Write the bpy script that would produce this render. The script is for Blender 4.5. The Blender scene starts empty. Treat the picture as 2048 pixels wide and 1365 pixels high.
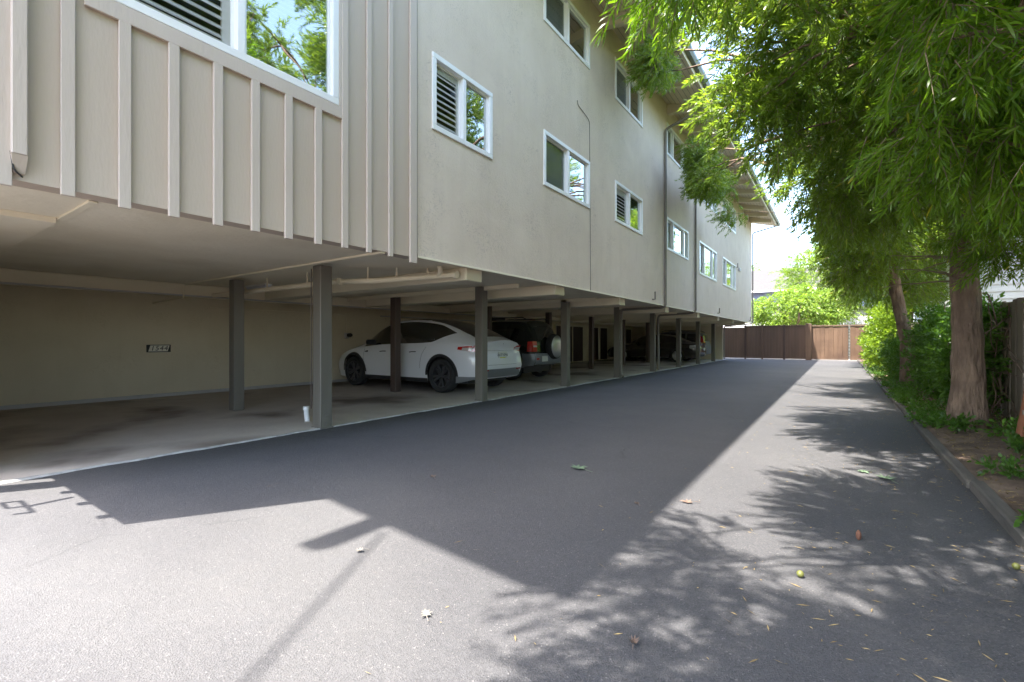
import bpy, math, random
import numpy as np
from mathutils import Vector, Matrix
R=math.radians
C=bpy.context.scene.collection
# ---------------------------------------------------------------- camera, world, sun, exposure
cam_d=bpy.data.cameras.new('camera'); cam=bpy.data.objects.new('camera',cam_d); C.objects.link(cam)
cam.location=(0,0,1.12); cam.rotation_euler=(R(90),0,R(34.828))
cam_d.sensor_width=36; cam_d.lens=36*940/2048; cam_d.shift_y=-.0007; cam_d.clip_start=.05; cam_d.clip_end=2000
bpy.context.scene.camera=cam
KX,KY=.229,.373                                  # sun travel per metre of fall
w=bpy.data.worlds.new('World'); bpy.context.scene.world=w; w.use_nodes=True
nt=w.node_tree; bg=nt.nodes['Background']; sky=nt.nodes.new('ShaderNodeTexSky'); sky.sky_type='NISHITA'
sky.sun_disc=False; sky.sun_elevation=math.atan2(1,math.hypot(KX,KY)); sky.sun_rotation=math.atan2(-KX,-KY)
sky.altitude=50; sky.air_density=1.0; sky.dust_density=3.0; sky.ozone_density=.8
nt.links.new(sky.outputs[0],bg.inputs[0]); bg.inputs[1].default_value=.15
sd=bpy.data.lights.new('sun','SUN'); sd.energy=2.7; sd.angle=R(.53); sd.color=(1,.955,.88)
sun=bpy.data.objects.new('sun',sd); C.objects.link(sun); sun.location=(-10,-16,40)
sun.rotation_euler=Vector((KX,KY,-1)).to_track_quat('-Z','Y').to_euler()
vs=bpy.context.scene.view_settings; vs.view_transform='Standard'; vs.look='None'; vs.gamma=1; vs.exposure=3.18; vs.use_curve_mapping=False
cy=bpy.context.scene.cycles; cy.max_bounces=10; cy.diffuse_bounces=7; cy.glossy_bounces=3; cy.transparent_max_bounces=12; cy.transmission_bounces=4

# ---------------------------------------------------------------- helpers
def tag(o,label=None,cat=None,group=None,kind=None):
    for k,v in (('label',label),('category',cat),('group',group),('kind',kind)):
        if v: o[k]=v
    return o
def empty(name,loc,label,cat,group=None,rz=0):
    o=bpy.data.objects.new(name,None); C.objects.link(o); o.location=loc; o.rotation_euler=(0,0,rz); o.empty_display_size=.3
    return tag(o,label,cat,group)
def finish(me,smooth):
    me.update()
    if smooth is True: me.shade_smooth()
    elif smooth:
        me.shade_smooth(); me.set_sharp_from_angle(angle=R(smooth))
def islands(mb):
    par=list(range(len(mb.v)))
    def fd(i):
        while par[i]!=i: par[i]=par[par[i]]; i=par[i]
        return i
    for f in mb.f:
        q=fd(f[0])
        for i in f[1:]: par[fd(i)]=q
    G={}
    for f in mb.f: G.setdefault(fd(f[0]),[]).append(f)
    out=[]
    for fs in G.values():
        m=MB(); idx={}
        for f in fs:
            for i in f:
                if i not in idx: idx[i]=len(m.v); m.v.append(mb.v[i])
            m.f.append(tuple(idx[i] for i in f)); m.m.append(0)
        out.append(m)
    return out
def split(mb,name,m,parent,smooth=None,off=(0,0,0)):      # one object per separate piece
    return [q.build(name,m,parent,smooth,off) for q in islands(mb)]
class MB:
    def __init__(s): s.v=[];s.f=[];s.m=[]
    def add(s,vs,fs,mi=0):
        n=len(s.v); s.v+= [tuple(p) for p in vs]; s.f+=[tuple(i+n for i in f) for f in fs]; s.m+=[mi]*len(fs); return s
    def box(s,x0,x1,y0,y1,z0,z1,mi=0):
        return s.add([(x,y,z) for x in (x0,x1) for y in (y0,y1) for z in (z0,z1)],[(0,1,3,2),(4,6,7,5),(0,4,5,1),(2,3,7,6),(0,2,6,4),(1,5,7,3)],mi)
    def bbox(s,x0,x1,y0,y1,z0,z1,b=.006,mi=0):
        # box with chamfered vertical & horizontal edges (convex hull of 24 points)
        X=(x0,x1);Y=(y0,y1);Z=(z0,z1);sg=(1,-1);vs=[];
        for i in (0,1):
            for j in (0,1):
                for k in (0,1):
                    vs+=[(X[i],Y[j]+sg[j]*b,Z[k]+sg[k]*b),(X[i]+sg[i]*b,Y[j],Z[k]+sg[k]*b),(X[i]+sg[i]*b,Y[j]+sg[j]*b,Z[k])]
        I=lambda i,j,k,a:(i*4+j*2+k)*3+a
        fs=[]
        for i in (0,1): fs.append([I(i,0,0,0),I(i,0,1,0),I(i,1,1,0),I(i,1,0,0)])
        for j in (0,1): fs.append([I(0,j,0,1),I(1,j,0,1),I(1,j,1,1),I(0,j,1,1)])
        for k in (0,1): fs.append([I(0,0,k,2),I(0,1,k,2),I(1,1,k,2),I(1,0,k,2)])
        for i in (0,1):
            for j in (0,1): fs.append([I(i,j,0,0),I(i,j,1,0),I(i,j,1,1),I(i,j,0,1)])
            for k in (0,1): fs.append([I(i,0,k,0),I(i,1,k,0),I(i,1,k,2),I(i,0,k,2)])
        for j in (0,1):
            for k in (0,1): fs.append([I(0,j,k,1),I(1,j,k,1),I(1,j,k,2),I(0,j,k,2)])
        for i in (0,1):
            for j in (0,1):
                for k in (0,1): fs.append([I(i,j,k,0),I(i,j,k,1),I(i,j,k,2)])
        c=Vector(((x0+x1)/2,(y0+y1)/2,(z0+z1)/2)); out=[]
        for f in fs:
            P=[Vector(vs[q]) for q in f]; n=(P[1]-P[0]).cross(P[2]-P[0]); m=sum(P,Vector())/len(P)
            out.append(f if n.dot(m-c)>0 else f[::-1])
        return s.add(vs,out,mi)
    def tube(s,pts,r,n=8,mi=0,caps=True):
        pts=[Vector(p) for p in pts]; rr=r if hasattr(r,'__len__') else [r]*len(pts)
        base=len(s.v); up=None
        for i,p in enumerate(pts):
            d=(pts[min(i+1,len(pts)-1)]-pts[max(i-1,0)]).normalized()
            if up is None:
                up=Vector((0,0,1)) if abs(d.z)<.9 else Vector((1,0,0))
            a=d.cross(up).normalized(); b=a.cross(d).normalized(); up=b
            for k in range(n):
                t=2*math.pi*k/n; s.v.append(tuple(p+(a*math.cos(t)+b*math.sin(t))*rr[i]))
        for i in range(len(pts)-1):
            for k in range(n):
                k2=(k+1)%n; s.f.append((base+i*n+k,base+i*n+k2,base+(i+1)*n+k2,base+(i+1)*n+k)); s.m.append(mi)
        if caps:
            s.f.append(tuple(base+k for k in range(n))[::-1]); s.m.append(mi)
            e=base+(len(pts)-1)*n; s.f.append(tuple(e+k for k in range(n))); s.m.append(mi)
        return s
    def lathe(s,prof,axis='y',n=32,c=(0,0,0),mi=0):
        # prof: (radius, along)
        base=len(s.v)
        for r,a in prof:
            for k in range(n):
                t=2*math.pi*k/n; x,z=r*math.cos(t),r*math.sin(t)
                s.v.append((c[0]+x,c[1]+a,c[2]+z) if axis=='y' else ((c[0]+x,c[1]+z,c[2]+a) if axis=='z' else (c[0]+a,c[1]+x,c[2]+z)))
        for i in range(len(prof)-1):
            for k in range(n):
                k2=(k+1)%n; s.f.append((base+i*n+k,base+(i+1)*n+k,base+(i+1)*n+k2,base+i*n+k2)); s.m.append(mi)
        return s
    def build(s,name,mats,parent=None,smooth=None,off=(0,0,0),rot=None):
        me=bpy.data.meshes.new(name)
        L=Vector(off)
        vs=[tuple(Vector(p)-L) for p in s.v] if any(off) else s.v
        me.from_pydata(vs,[],s.f)
        if not isinstance(mats,(list,tuple)): mats=[mats]
        for m in mats: me.materials.append(m)
        if len(mats)>1: me.polygons.foreach_set('material_index',s.m)
        finish(me,smooth)
        o=bpy.data.objects.new(name,me); C.objects.link(o)
        if parent: o.parent=parent
        return o
def copy_tree(o,parent=None):
    c=o.copy(); C.objects.link(c); c.parent=parent
    for ch in list(o.children): copy_tree(ch,c)
    return c
def np_mesh(name,verts,faces_flat,counts,mat,parent=None,smooth=False):
    me=bpy.data.meshes.new(name); nv=len(verts); me.vertices.add(nv); me.vertices.foreach_set('co',verts.astype(np.float32).ravel())
    me.loops.add(len(faces_flat)); me.loops.foreach_set('vertex_index',faces_flat.astype(np.int32))
    me.polygons.add(len(counts)); st=np.zeros(len(counts),np.int32); st[1:]=np.cumsum(counts)[:-1]
    me.polygons.foreach_set('loop_start',st)
    me.materials.append(mat); me.update(calc_edges=True); me.validate()
    if smooth: me.shade_smooth()
    o=bpy.data.objects.new(name,me); C.objects.link(o)
    if parent: o.parent=parent
    return o

# ---------------------------------------------------------------- materials
def mat(name,c1,c2=None,scale=3,rough=.7,bump=0,bscale=40,detail=6,metal=0,stretch=(1,1,1),spec=.5,c3=None,s3=.5,t3=(.45,.7),coat=0,bstretch=None,bdist=.02):
    m=bpy.data.materials.new(name); m.use_nodes=True; N=m.node_tree.nodes; K=m.node_tree.links; b=N['Principled BSDF']
    b.inputs['Roughness'].default_value=rough; b.inputs['Metallic'].default_value=metal; b.inputs['Specular IOR Level'].default_value=spec
    if coat: b.inputs['Coat Weight'].default_value=coat; b.inputs['Coat Roughness'].default_value=.06
    tc=N.new('ShaderNodeTexCoord'); mp=N.new('ShaderNodeMapping'); mp.inputs['Scale'].default_value=stretch; K.new(tc.outputs['Object'],mp.inputs[0])
    if c2:
        n=N.new('ShaderNodeTexNoise'); n.inputs['Scale'].default_value=scale; n.inputs['Detail'].default_value=detail; n.inputs['Roughness'].default_value=.6; K.new(mp.outputs[0],n.inputs[0])
        r=N.new('ShaderNodeValToRGB'); r.color_ramp.elements[0].position=.3; r.color_ramp.elements[1].position=.7
        r.color_ramp.elements[0].color=(*c1,1); r.color_ramp.elements[1].color=(*c2,1); K.new(n.outputs[0],r.inputs[0]); out=r.outputs[0]
        if c3:
            n3=N.new('ShaderNodeTexNoise'); n3.inputs['Scale'].default_value=s3; n3.inputs['Detail'].default_value=5; K.new(tc.outputs['Object'],n3.inputs[0])
            mr=N.new('ShaderNodeMapRange'); mr.inputs[1].default_value=t3[0]; mr.inputs[2].default_value=t3[1]; K.new(n3.outputs[0],mr.inputs[0])
            mx=N.new('ShaderNodeMix'); mx.data_type='RGBA'; K.new(mr.outputs[0],mx.inputs[0]); K.new(out,mx.inputs[6]); mx.inputs[7].default_value=(*c3,1); out=mx.outputs[2]
        K.new(out,b.inputs['Base Color'])
    else: b.inputs['Base Color'].default_value=(*c1,1)
    if bump:
        n2=N.new('ShaderNodeTexNoise'); n2.inputs['Scale'].default_value=bscale; n2.inputs['Detail'].default_value=5
        if bstretch:
            mb=N.new('ShaderNodeMapping'); mb.inputs['Scale'].default_value=bstretch; K.new(tc.outputs['Object'],mb.inputs[0]); K.new(mb.outputs[0],n2.inputs[0])
        else: K.new(mp.outputs[0],n2.inputs[0])
        bp=N.new('ShaderNodeBump'); bp.inputs['Strength'].default_value=bump; bp.inputs['Distance'].default_value=bdist; K.new(n2.outputs[0],bp.inputs['Height']); K.new(bp.outputs[0],b.inputs['Normal'])
    return m
def leaf_mat(name,c1,c2,tr,tmix=.45,rough=.42,yellow=None):
    m=bpy.data.materials.new(name); m.use_nodes=True; N=m.node_tree.nodes; K=m.node_tree.links; b=N['Principled BSDF']; out=N['Material Output']
    g=N.new('ShaderNodeNewGeometry'); r=N.new('ShaderNodeValToRGB'); r.color_ramp.elements[0].color=(*c1,1); r.color_ramp.elements[1].color=(*c2,1)
    if yellow:
        e=r.color_ramp.elements.new(.985); e.color=(*c2,1); r.color_ramp.elements[-1].color=(*yellow,1)
    K.new(g.outputs['Random Per Island'],r.inputs[0]); K.new(r.outputs[0],b.inputs['Base Color']); b.inputs['Roughness'].default_value=rough; b.inputs['Specular IOR Level'].default_value=.35
    t=N.new('ShaderNodeBsdfTranslucent'); mm=N.new('ShaderNodeMix'); mm.data_type='RGBA'; mm.inputs[0].default_value=.75
    K.new(r.outputs[0],mm.inputs[6]); mm.inputs[7].default_value=(*tr,1); K.new(mm.outputs[2],t.inputs[0])
    mx=N.new('ShaderNodeMixShader'); mx.inputs[0].default_value=tmix; K.new(b.outputs[0],mx.inputs[1]); K.new(t.outputs[0],mx.inputs[2]); K.new(mx.outputs[0],out.inputs[0])
    return m
def asphalt_mat():
    m=bpy.data.materials.new('asphalt'); m.use_nodes=True; N=m.node_tree.nodes; K=m.node_tree.links; b=N['Principled BSDF']
    tc=N.new('ShaderNodeTexCoord'); O=tc.outputs['Object']
    def noise(sc,det=6,ro=.6,vec=O):
        n=N.new('ShaderNodeTexNoise'); n.inputs['Scale'].default_value=sc; n.inputs['Detail'].default_value=det; n.inputs['Roughness'].default_value=ro; K.new(vec,n.inputs[0]); return n.outputs[0]
    def ramp(src,stops):
        r=N.new('ShaderNodeValToRGB'); el=r.color_ramp.elements
        while len(el)<len(stops): el.new(.5)
        for e,(p,c) in zip(el,stops): e.position=p; e.color=(*c,1) if len(c)==3 else c
        K.new(src,r.inputs[0]); return r.outputs[0]
    def mix(f,a,c,mode='MIX'):
        x=N.new('ShaderNodeMix'); x.data_type='RGBA'; x.blend_type=mode
        if isinstance(f,float): x.inputs[0].default_value=f
        else: K.new(f,x.inputs[0])
        for i,q in ((6,a),(7,c)):
            if isinstance(q,tuple): x.inputs[i].default_value=(*q,1)
            else: K.new(q,x.inputs[i])
        return x.outputs[2]
    base=ramp(noise(.8,7),[(.3,(.056,.0545,.057)),(.7,(.069,.067,.0695))])
    v=N.new('ShaderNodeTexVoronoi'); v.inputs['Scale'].default_value=170; K.new(O,v.inputs[0])
    agg=ramp(v.outputs['Color'],[(.1,(.55,.55,.56)),(.55,(1,1,1)),(.86,(1.12,1.11,1.08)),(.94,(2.3,2.25,2.1))])
    col=mix(.72,base,agg,'MULTIPLY')
    # a few hairline cracks, only in patches
    dn=N.new('ShaderNodeTexNoise'); dn.inputs['Scale'].default_value=2.2; dn.inputs['Detail'].default_value=5; K.new(O,dn.inputs[0])
    va=N.new('ShaderNodeVectorMath'); va.operation='MULTIPLY_ADD'; K.new(dn.outputs['Color'],va.inputs[0]); va.inputs[1].default_value=(.7,.7,0); K.new(O,va.inputs[2])
    vc=N.new('ShaderNodeTexVoronoi'); vc.feature='DISTANCE_TO_EDGE'; vc.inputs['Scale'].default_value=.42; K.new(va.outputs[0],vc.inputs[0])
    crack=ramp(vc.outputs['Distance'],[(0,(.6,.6,.6)),(.0035,(.35,.35,.35)),(.006,(0,0,0))]); cm=ramp(noise(.55,3),[(.52,(0,0,0)),(.6,(1,1,1))]); cr=mix(1.0,crack,cm,'MULTIPLY')
    # fine aggregate speckle
    fine=ramp(noise(260,3,.7),[(.35,(.72,.72,.72)),(.65,(1.25,1.25,1.25))]); col=mix(.6,col,fine,'MULTIPLY')
    # pale worn patches, brown litter stains, dark oil drips
    col=mix(ramp(noise(.35,5),[(.5,(0,0,0)),(.75,(.22,.22,.22))]),col,(.145,.14,.13))
    col=mix(ramp(noise(2.3,6,.7),[(.66,(0,0,0)),(.76,(.4,.4,.4))]),col,(.14,.10,.07))
    col=mix(ramp(noise(1.9,5,.55),[(.64,(0,0,0)),(.72,(.6,.6,.6))]),col,(.048,.048,.05))
    col=mix(ramp(noise(7,7,.75),[(.5,(0,0,0)),(.72,(.45,.45,.45))]),col,(.062,.062,.066))
    col=mix(cr,col,(.03,.029,.03))
    K.new(col,b.inputs['Base Color']); b.inputs['Roughness'].default_value=.82; b.inputs['Specular IOR Level'].default_value=.35
    bp=N.new('ShaderNodeBump'); bp.inputs['Strength'].default_value=.55; bp.inputs['Distance'].default_value=.004; K.new(v.outputs['Distance'],bp.inputs['Height'])
    bp2=N.new('ShaderNodeBump'); bp2.inputs['Strength'].default_value=.4; bp2.inputs['Distance'].default_value=.01; K.new(noise(30,5),bp2.inputs['Height']); K.new(bp.outputs[0],bp2.inputs['Normal']); K.new(bp2.outputs[0],b.inputs['Normal'])
    return m
def stucco_mat(name,c1,c2,c3,bump=.35):
    m=bpy.data.materials.new(name); m.use_nodes=True; N=m.node_tree.nodes; K=m.node_tree.links; b=N['Principled BSDF']
    tc=N.new('ShaderNodeTexCoord'); O=tc.outputs['Object']
    n=N.new('ShaderNodeTexNoise'); n.inputs['Scale'].default_value=1.1; n.inputs['Detail'].default_value=8; n.inputs['Roughness'].default_value=.62; n.inputs['Distortion'].default_value=.4; K.new(O,n.inputs[0])
    r=N.new('ShaderNodeValToRGB'); e=r.color_ramp.elements; e[0].position=.32; e[0].color=(*c1,1); e[1].position=.7; e[1].color=(*c2,1); K.new(n.outputs[0],r.inputs[0])
    # trowel marks: short curved dark scratches
    t=N.new('ShaderNodeTexNoise'); t.inputs['Scale'].default_value=5.5; t.inputs['Detail'].default_value=3; t.inputs['Distortion'].default_value=3.2; K.new(O,t.inputs[0])
    tr=N.new('ShaderNodeValToRGB'); q=tr.color_ramp.elements; q[0].position=.475; q[0].color=(0,0,0,1); q[1].position=.525; q[1].color=(0,0,0,1); k=q.new(.5); k.color=(1,1,1,1); K.new(t.outputs[0],tr.inputs[0])
    g=N.new('ShaderNodeTexNoise'); g.inputs['Scale'].default_value=1.7; g.inputs['Detail'].default_value=2; K.new(O,g.inputs[0])
    gr=N.new('ShaderNodeMapRange'); gr.inputs[1].default_value=.47; gr.inputs[2].default_value=.62; K.new(g.outputs[0],gr.inputs[0])
    mu=N.new('ShaderNodeMath'); mu.operation='MULTIPLY'; K.new(tr.outputs[0],mu.inputs[0]); K.new(gr.outputs[0],mu.inputs[1])
    m2=N.new('ShaderNodeMath'); m2.operation='MULTIPLY'; m2.inputs[1].default_value=.75; K.new(mu.outputs[0],m2.inputs[0])
    mx=N.new('ShaderNodeMix'); mx.data_type='RGBA'; K.new(m2.outputs[0],mx.inputs[0]); K.new(r.outputs[0],mx.inputs[6]); mx.inputs[7].default_value=(*c3,1)
    mp=N.new('ShaderNodeMapping'); mp.inputs['Scale'].default_value=(1,3.2,.22); K.new(O,mp.inputs[0])
    s=N.new('ShaderNodeTexNoise'); s.inputs['Scale'].default_value=2.2; s.inputs['Detail'].default_value=6; K.new(mp.outputs[0],s.inputs[0])
    sr=N.new('ShaderNodeMapRange'); sr.inputs[1].default_value=.5; sr.inputs[2].default_value=.8; sr.inputs[4].default_value=.16; K.new(s.outputs[0],sr.inputs[0])
    my=N.new('ShaderNodeMix'); my.data_type='RGBA'; K.new(sr.outputs[0],my.inputs[0]); K.new(mx.outputs[2],my.inputs[6]); my.inputs[7].default_value=(*c3,1); mx=my
    K.new(mx.outputs[2],b.inputs['Base Color']); b.inputs['Roughness'].default_value=.88; b.inputs['Specular IOR Level'].default_value=.2
    f=N.new('ShaderNodeTexNoise'); f.inputs['Scale'].default_value=22; f.inputs['Detail'].default_value=8; f.inputs['Distortion'].default_value=1.2; K.new(O,f.inputs[0])
    ad=N.new('ShaderNodeMath'); ad.operation='ADD'; K.new(f.outputs[0],ad.inputs[0]); K.new(m2.outputs[0],ad.inputs[1])
    bp=N.new('ShaderNodeBump'); bp.inputs['Strength'].default_value=bump; bp.inputs['Distance'].default_value=.02; K.new(ad.outputs[0],bp.inputs['Height']); K.new(bp.outputs[0],b.inputs['Normal'])
    return m
def glass_mat(name,tint,add=.16,rough=.02,wav=.0):
    m=bpy.data.materials.new(name); m.use_nodes=True; N=m.node_tree.nodes; K=m.node_tree.links; out=N['Material Output']; N.remove(N['Principled BSDF'])
    g=N.new('ShaderNodeBsdfGlossy'); g.inputs['Roughness'].default_value=rough; g.inputs['Color'].default_value=(.95,1,.98,1)
    t=N.new('ShaderNodeBsdfTransparent'); t.inputs[0].default_value=(*tint,1)
    f=N.new('ShaderNodeFresnel'); gg=N.new('ShaderNodeNewGeometry'); mr=N.new('ShaderNodeMapRange'); mr.inputs[3].default_value=1.75; mr.inputs[4].default_value=1/1.75; K.new(gg.outputs['Backfacing'],mr.inputs[0]); K.new(mr.outputs[0],f.inputs[0]); a=N.new('ShaderNodeMath'); a.operation='ADD'; a.inputs[1].default_value=add; a.use_clamp=True
    K.new(f.outputs[0],a.inputs[0]); mx=N.new('ShaderNodeMixShader'); K.new(a.outputs[0],mx.inputs[0]); K.new(t.outputs[0],mx.inputs[1]); K.new(g.outputs[0],mx.inputs[2]); K.new(mx.outputs[0],out.inputs[0])
    if wav:
        tc=N.new('ShaderNodeTexCoord'); n=N.new('ShaderNodeTexNoise'); n.inputs['Scale'].default_value=1.6; n.inputs['Detail'].default_value=1; K.new(tc.outputs['Object'],n.inputs[0])
        bp=N.new('ShaderNodeBump'); bp.inputs['Strength'].default_value=wav; bp.inputs['Distance'].default_value=.05; K.new(n.outputs[0],bp.inputs['Height']); K.new(bp.outputs[0],g.inputs['Normal'])
    return m
def slab_mat():
    m=mat('garage_concrete',(.42,.365,.32),(.54,.485,.43),1.2,.75,.25,18,c3=(.15,.115,.095),s3=.6,t3=(.5,.66)); return m
M={}
M['asphalt']=asphalt_mat()
M['stucco']=stucco_mat('grey_stucco',(.61,.515,.415),(.68,.585,.48),(.43,.365,.31))
M['carport_stucco']=stucco_mat('tan_stucco',(.68,.60,.44),(.74,.66,.50),(.60,.52,.36),.22)
M['board']=mat('painted_board',(.475,.39,.31),(.505,.42,.34),2.2,.62,.12,60,stretch=(1,1,.25))
M['batten']=mat('painted_batten',(.51,.43,.36),(.54,.46,.39),4,.6,.15,50,stretch=(1,1,.2))
M['cream']=mat('cream_paint',(.72,.65,.49),(.78,.71,.55),1.5,.7,.12,30)
M['ceiling']=mat('cream_ceiling',(.76,.68,.52),(.82,.75,.60),1.0,.75,.35,16,c3=(.68,.60,.45),s3=1.3,t3=(.5,.8))
M['soffit']=mat('soffit_paint',(.62,.54,.41),(.68,.59,.46),2,.7,.1,30)
M['post']=mat('post_paint',(.13,.118,.095),(.16,.146,.12),3,.5,.15,25,stretch=(1,1,.15),c3=(.14,.13,.12),s3=6,t3=(.62,.75))
M['post_brown']=mat('brown_post_paint',(.075,.05,.04),(.09,.062,.05),3,.55,.1,25,stretch=(1,1,.15))
M['slab']=slab_mat()
M['slab_edge']=mat('worn_slab_edge',(.26,.25,.235),(.46,.45,.43),9,.8,.4,30)
M['white']=mat('white_vinyl',(.78,.78,.77),(.82,.82,.81),5,.35)
M['open_glass']=glass_mat('screened_glass',(.9,.92,.9),-.07,.05)
M['glass']=glass_mat('window_glass',(.5,.58,.54),.3,.01,.12)
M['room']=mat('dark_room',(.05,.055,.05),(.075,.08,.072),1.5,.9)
M['shutter']=mat('shutter_paint',(.46,.44,.43),(.52,.50,.49),3,.5)
M['screen']=mat('insect_screen',(.07,.075,.065),(.09,.095,.085),3,.8)
M['pipe']=mat('pipe_paint',(.17,.15,.125),(.21,.185,.155),4,.55,.05,20)
M['cable']=mat('black_cable',(.02,.02,.02),None,rough=.5)
M['gutter']=mat('gutter_paint',(.10,.115,.105),(.13,.145,.13),3,.4)
M['roof']=mat('roof_shingle',(.13,.125,.12),(.2,.19,.18),14,.9,.5,40)
M['brown_fence']=mat('brown_stained_wood',(.065,.037,.024),(.105,.062,.041),3,.6,.2,30,stretch=(1,1,.12))
M['gate_wood']=mat('tan_gate_wood',(.095,.055,.033),(.145,.088,.055),3,.6,.2,30,stretch=(1,1,.12),c3=(.075,.042,.026),s3=1.2)  # lighter tan than the fence boards
M['brown_dark']=mat('brown_door_paint',(.035,.017,.014),(.05,.026,.02),3,.5)
M['grey_fence']=mat('weathered_wood',(.13,.105,.08),(.26,.215,.165),7,.85,.5,30,stretch=(1,1,.07))
M['kerb']=mat('grey_kerb_wood',(.055,.05,.043),(.12,.105,.09),6,.9,.6,25,stretch=(1,.2,1))
M['soil']=mat('bare_soil',(.07,.046,.03),(.15,.10,.068),5,.95,.9,35,c3=(.21,.15,.105),s3=3,t3=(.5,.7))
M['bark']=mat('tree_bark',(.12,.08,.055),(.30,.205,.14),11,.9,1.0,26,stretch=(1,1,.22),c3=(.12,.078,.056),s3=4.0,t3=(.45,.75),bdist=.06)
M['twig']=mat('twig_bark',(.16,.12,.08),(.24,.19,.13),8,.85)
M['leafA']=leaf_mat('fern_pine_leaf',(.03,.07,.008),(.14,.24,.018),(.32,.60,.015),.42,.32,(.55,.42,.04))
M['leafB']=leaf_mat('fern_pine_leaf_pale',(.045,.085,.014),(.14,.22,.035),(.42,.62,.04),.4,.28,(.5,.4,.05))  # paler leaf tone, shared by the farther trees
M['shrub']=leaf_mat('shrub_leaf',(.022,.058,.010),(.075,.155,.022),(.22,.45,.03),.35)
M['hedge']=leaf_mat('yellow_green_leaf',(.05,.105,.012),(.15,.235,.02),(.40,.58,.03),.45)
M['citrus']=leaf_mat('citrus_leaf',(.06,.13,.02),(.22,.31,.06),(.45,.65,.04),.35)
M['vine']=mat('dead_vine',(.10,.065,.045),(.2,.14,.1),9,.9)
M['tyre']=mat('tyre_rubber',(.018,.018,.018),(.03,.03,.03),20,.8)
M['black_rim']=mat('black_rim',(.06,.06,.065),None,rough=.3,metal=.3)
M['silver']=mat('silver_alloy',(.55,.56,.57),None,rough=.3,metal=.9)
M['white_paint']=mat('white_car_paint',(.74,.75,.77),None,rough=.3,coat=.8)
M['black_paint']=mat('black_car_paint',(.012,.016,.013),None,rough=.25,coat=1)
M['dark_paint']=mat('dark_car_paint',(.03,.026,.024),None,rough=.25,coat=1)
M['grey_paint']=mat('grey_cladding',(.22,.23,.24),None,rough=.4,metal=.3)
M['trim']=mat('black_trim',(.025,.025,.027),None,rough=.5)
M['car_glass']=mat('tinted_glass',(.012,.014,.014),None,rough=.04,spec=.9,coat=1)
M['brown_glass']=mat('tinted_roof_glass',(.035,.025,.022),None,rough=.05,spec=.9,coat=1)
M['red']=mat('red_lamp',(.45,.015,.012),None,rough=.15,coat=1)
M['clear']=mat('clear_lamp',(.5,.47,.46),None,rough=.15,coat=1)
M['plate']=mat('plate_white',(.66,.67,.62),None,rough=.5)
M['ink']=mat('plate_ink',(.05,.08,.12),None,rough=.5)
M['yellow']=mat('yellow_tag',(.6,.62,.05),None,rough=.5)
M['plaque']=mat('black_plaque',(.015,.013,.012),None,rough=.5)
M['digit']=mat('cream_digit',(.82,.79,.68),None,rough=.5)
M['lens']=mat('lamp_lens',(.6,.62,.68),None,rough=.35)
M['blue_wall']=mat('slate_blue_wall',(.17,.19,.27),(.2,.22,.31),1,.8)
M['pale_wall']=mat('pale_wall',(.62,.60,.60),(.68,.66,.65),1,.8)
M['siding']=mat('white_siding',(.60,.62,.63),(.68,.70,.71),2,.6)
M['siding_grey']=mat('grey_green_siding',(.36,.38,.36),(.42,.44,.42),2,.6)
M['dry_leaf']=mat('dry_leaf',(.08,.05,.035),(.14,.095,.07),20,.8)
M['pale_leaf']=mat('pale_leaf',(.13,.115,.095),(.19,.17,.145),20,.8)
M['green_leaf']=mat('green_fallen_leaf',(.07,.11,.06),(.12,.17,.10),20,.7)
M['litter']=leaf_mat('needle_litter',(.14,.095,.04),(.34,.25,.11),(.4,.3,.1),.1,.8)
M['ball']=mat('unripe_fruit',(.11,.12,.025),(.15,.145,.035),20,.5)
M['cone']=mat('seed_cone',(.11,.045,.025),(.17,.075,.04),20,.8,.5,60)
M['rust']=mat('rusty_wood',(.2,.075,.035),(.3,.12,.06),6,.85,.4,20,stretch=(1,1,.2))

# ---------------------------------------------------------------- ground
XS=-4.04; XB=-10.96; Y0=.22; Y1=29.4; ZC=2.11
def sheet(name,x0,x1,y0,y1,z,m,kind='structure'):
    b=MB(); b.add([(x0,y0,z),(x1,y0,z),(x1,y1,z),(x0,y1,z)],[(0,1,2,3)]); return tag(b.build(name,m),kind=kind)
sheet('ground',-400,400,-300,700,-.03,M['soil'])
sheet('driveway',-13,.84,-14,31.45,0,M['asphalt'])
sheet('far_yard',-20,14,31.65,60,-.02,mat('yard_ground',(.1,.09,.08),(.14,.13,.12),2,.9))
rng=random.Random(3)
# carport slab with an uneven, chipped pale edge
b=MB(); ys=np.linspace(Y0,Y1-.0,150); ex=[-5.36+rng.uniform(-.018,.018) for _ in ys]
vs=[];fs=[]
for i,y in enumerate(ys): vs+=[(XB+.0,y,.012),(ex[i]-.10,y,.012),(ex[i],y,.012),(ex[i]+.012,y,-.02)]
for i in range(len(ys)-1):
    a=i*4; fs+=[(a,a+1,a+5,a+4),(a+1,a+2,a+6,a+5),(a+2,a+3,a+7,a+6)]
b.add(vs,fs); 
tag(b.build('carport_slab',M['slab']),kind='structure')
b=MB(); vs=[];fs=[]
for i,y in enumerate(ys):
    k=max(.004,rng.gauss(.022,.02)); vs+=[(ex[i]-k,y,.0165),(ex[i]+.002,y,.0165),(ex[i]+.016,y,.002)]
for i in range(len(ys)-1):
    a=i*3; fs+=[(a,a+1,a+4,a+3),(a+1,a+2,a+5,a+4)]
b.add(vs,fs); tag(b.build('slab_edging',M['slab_edge']),kind='structure')
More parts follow.
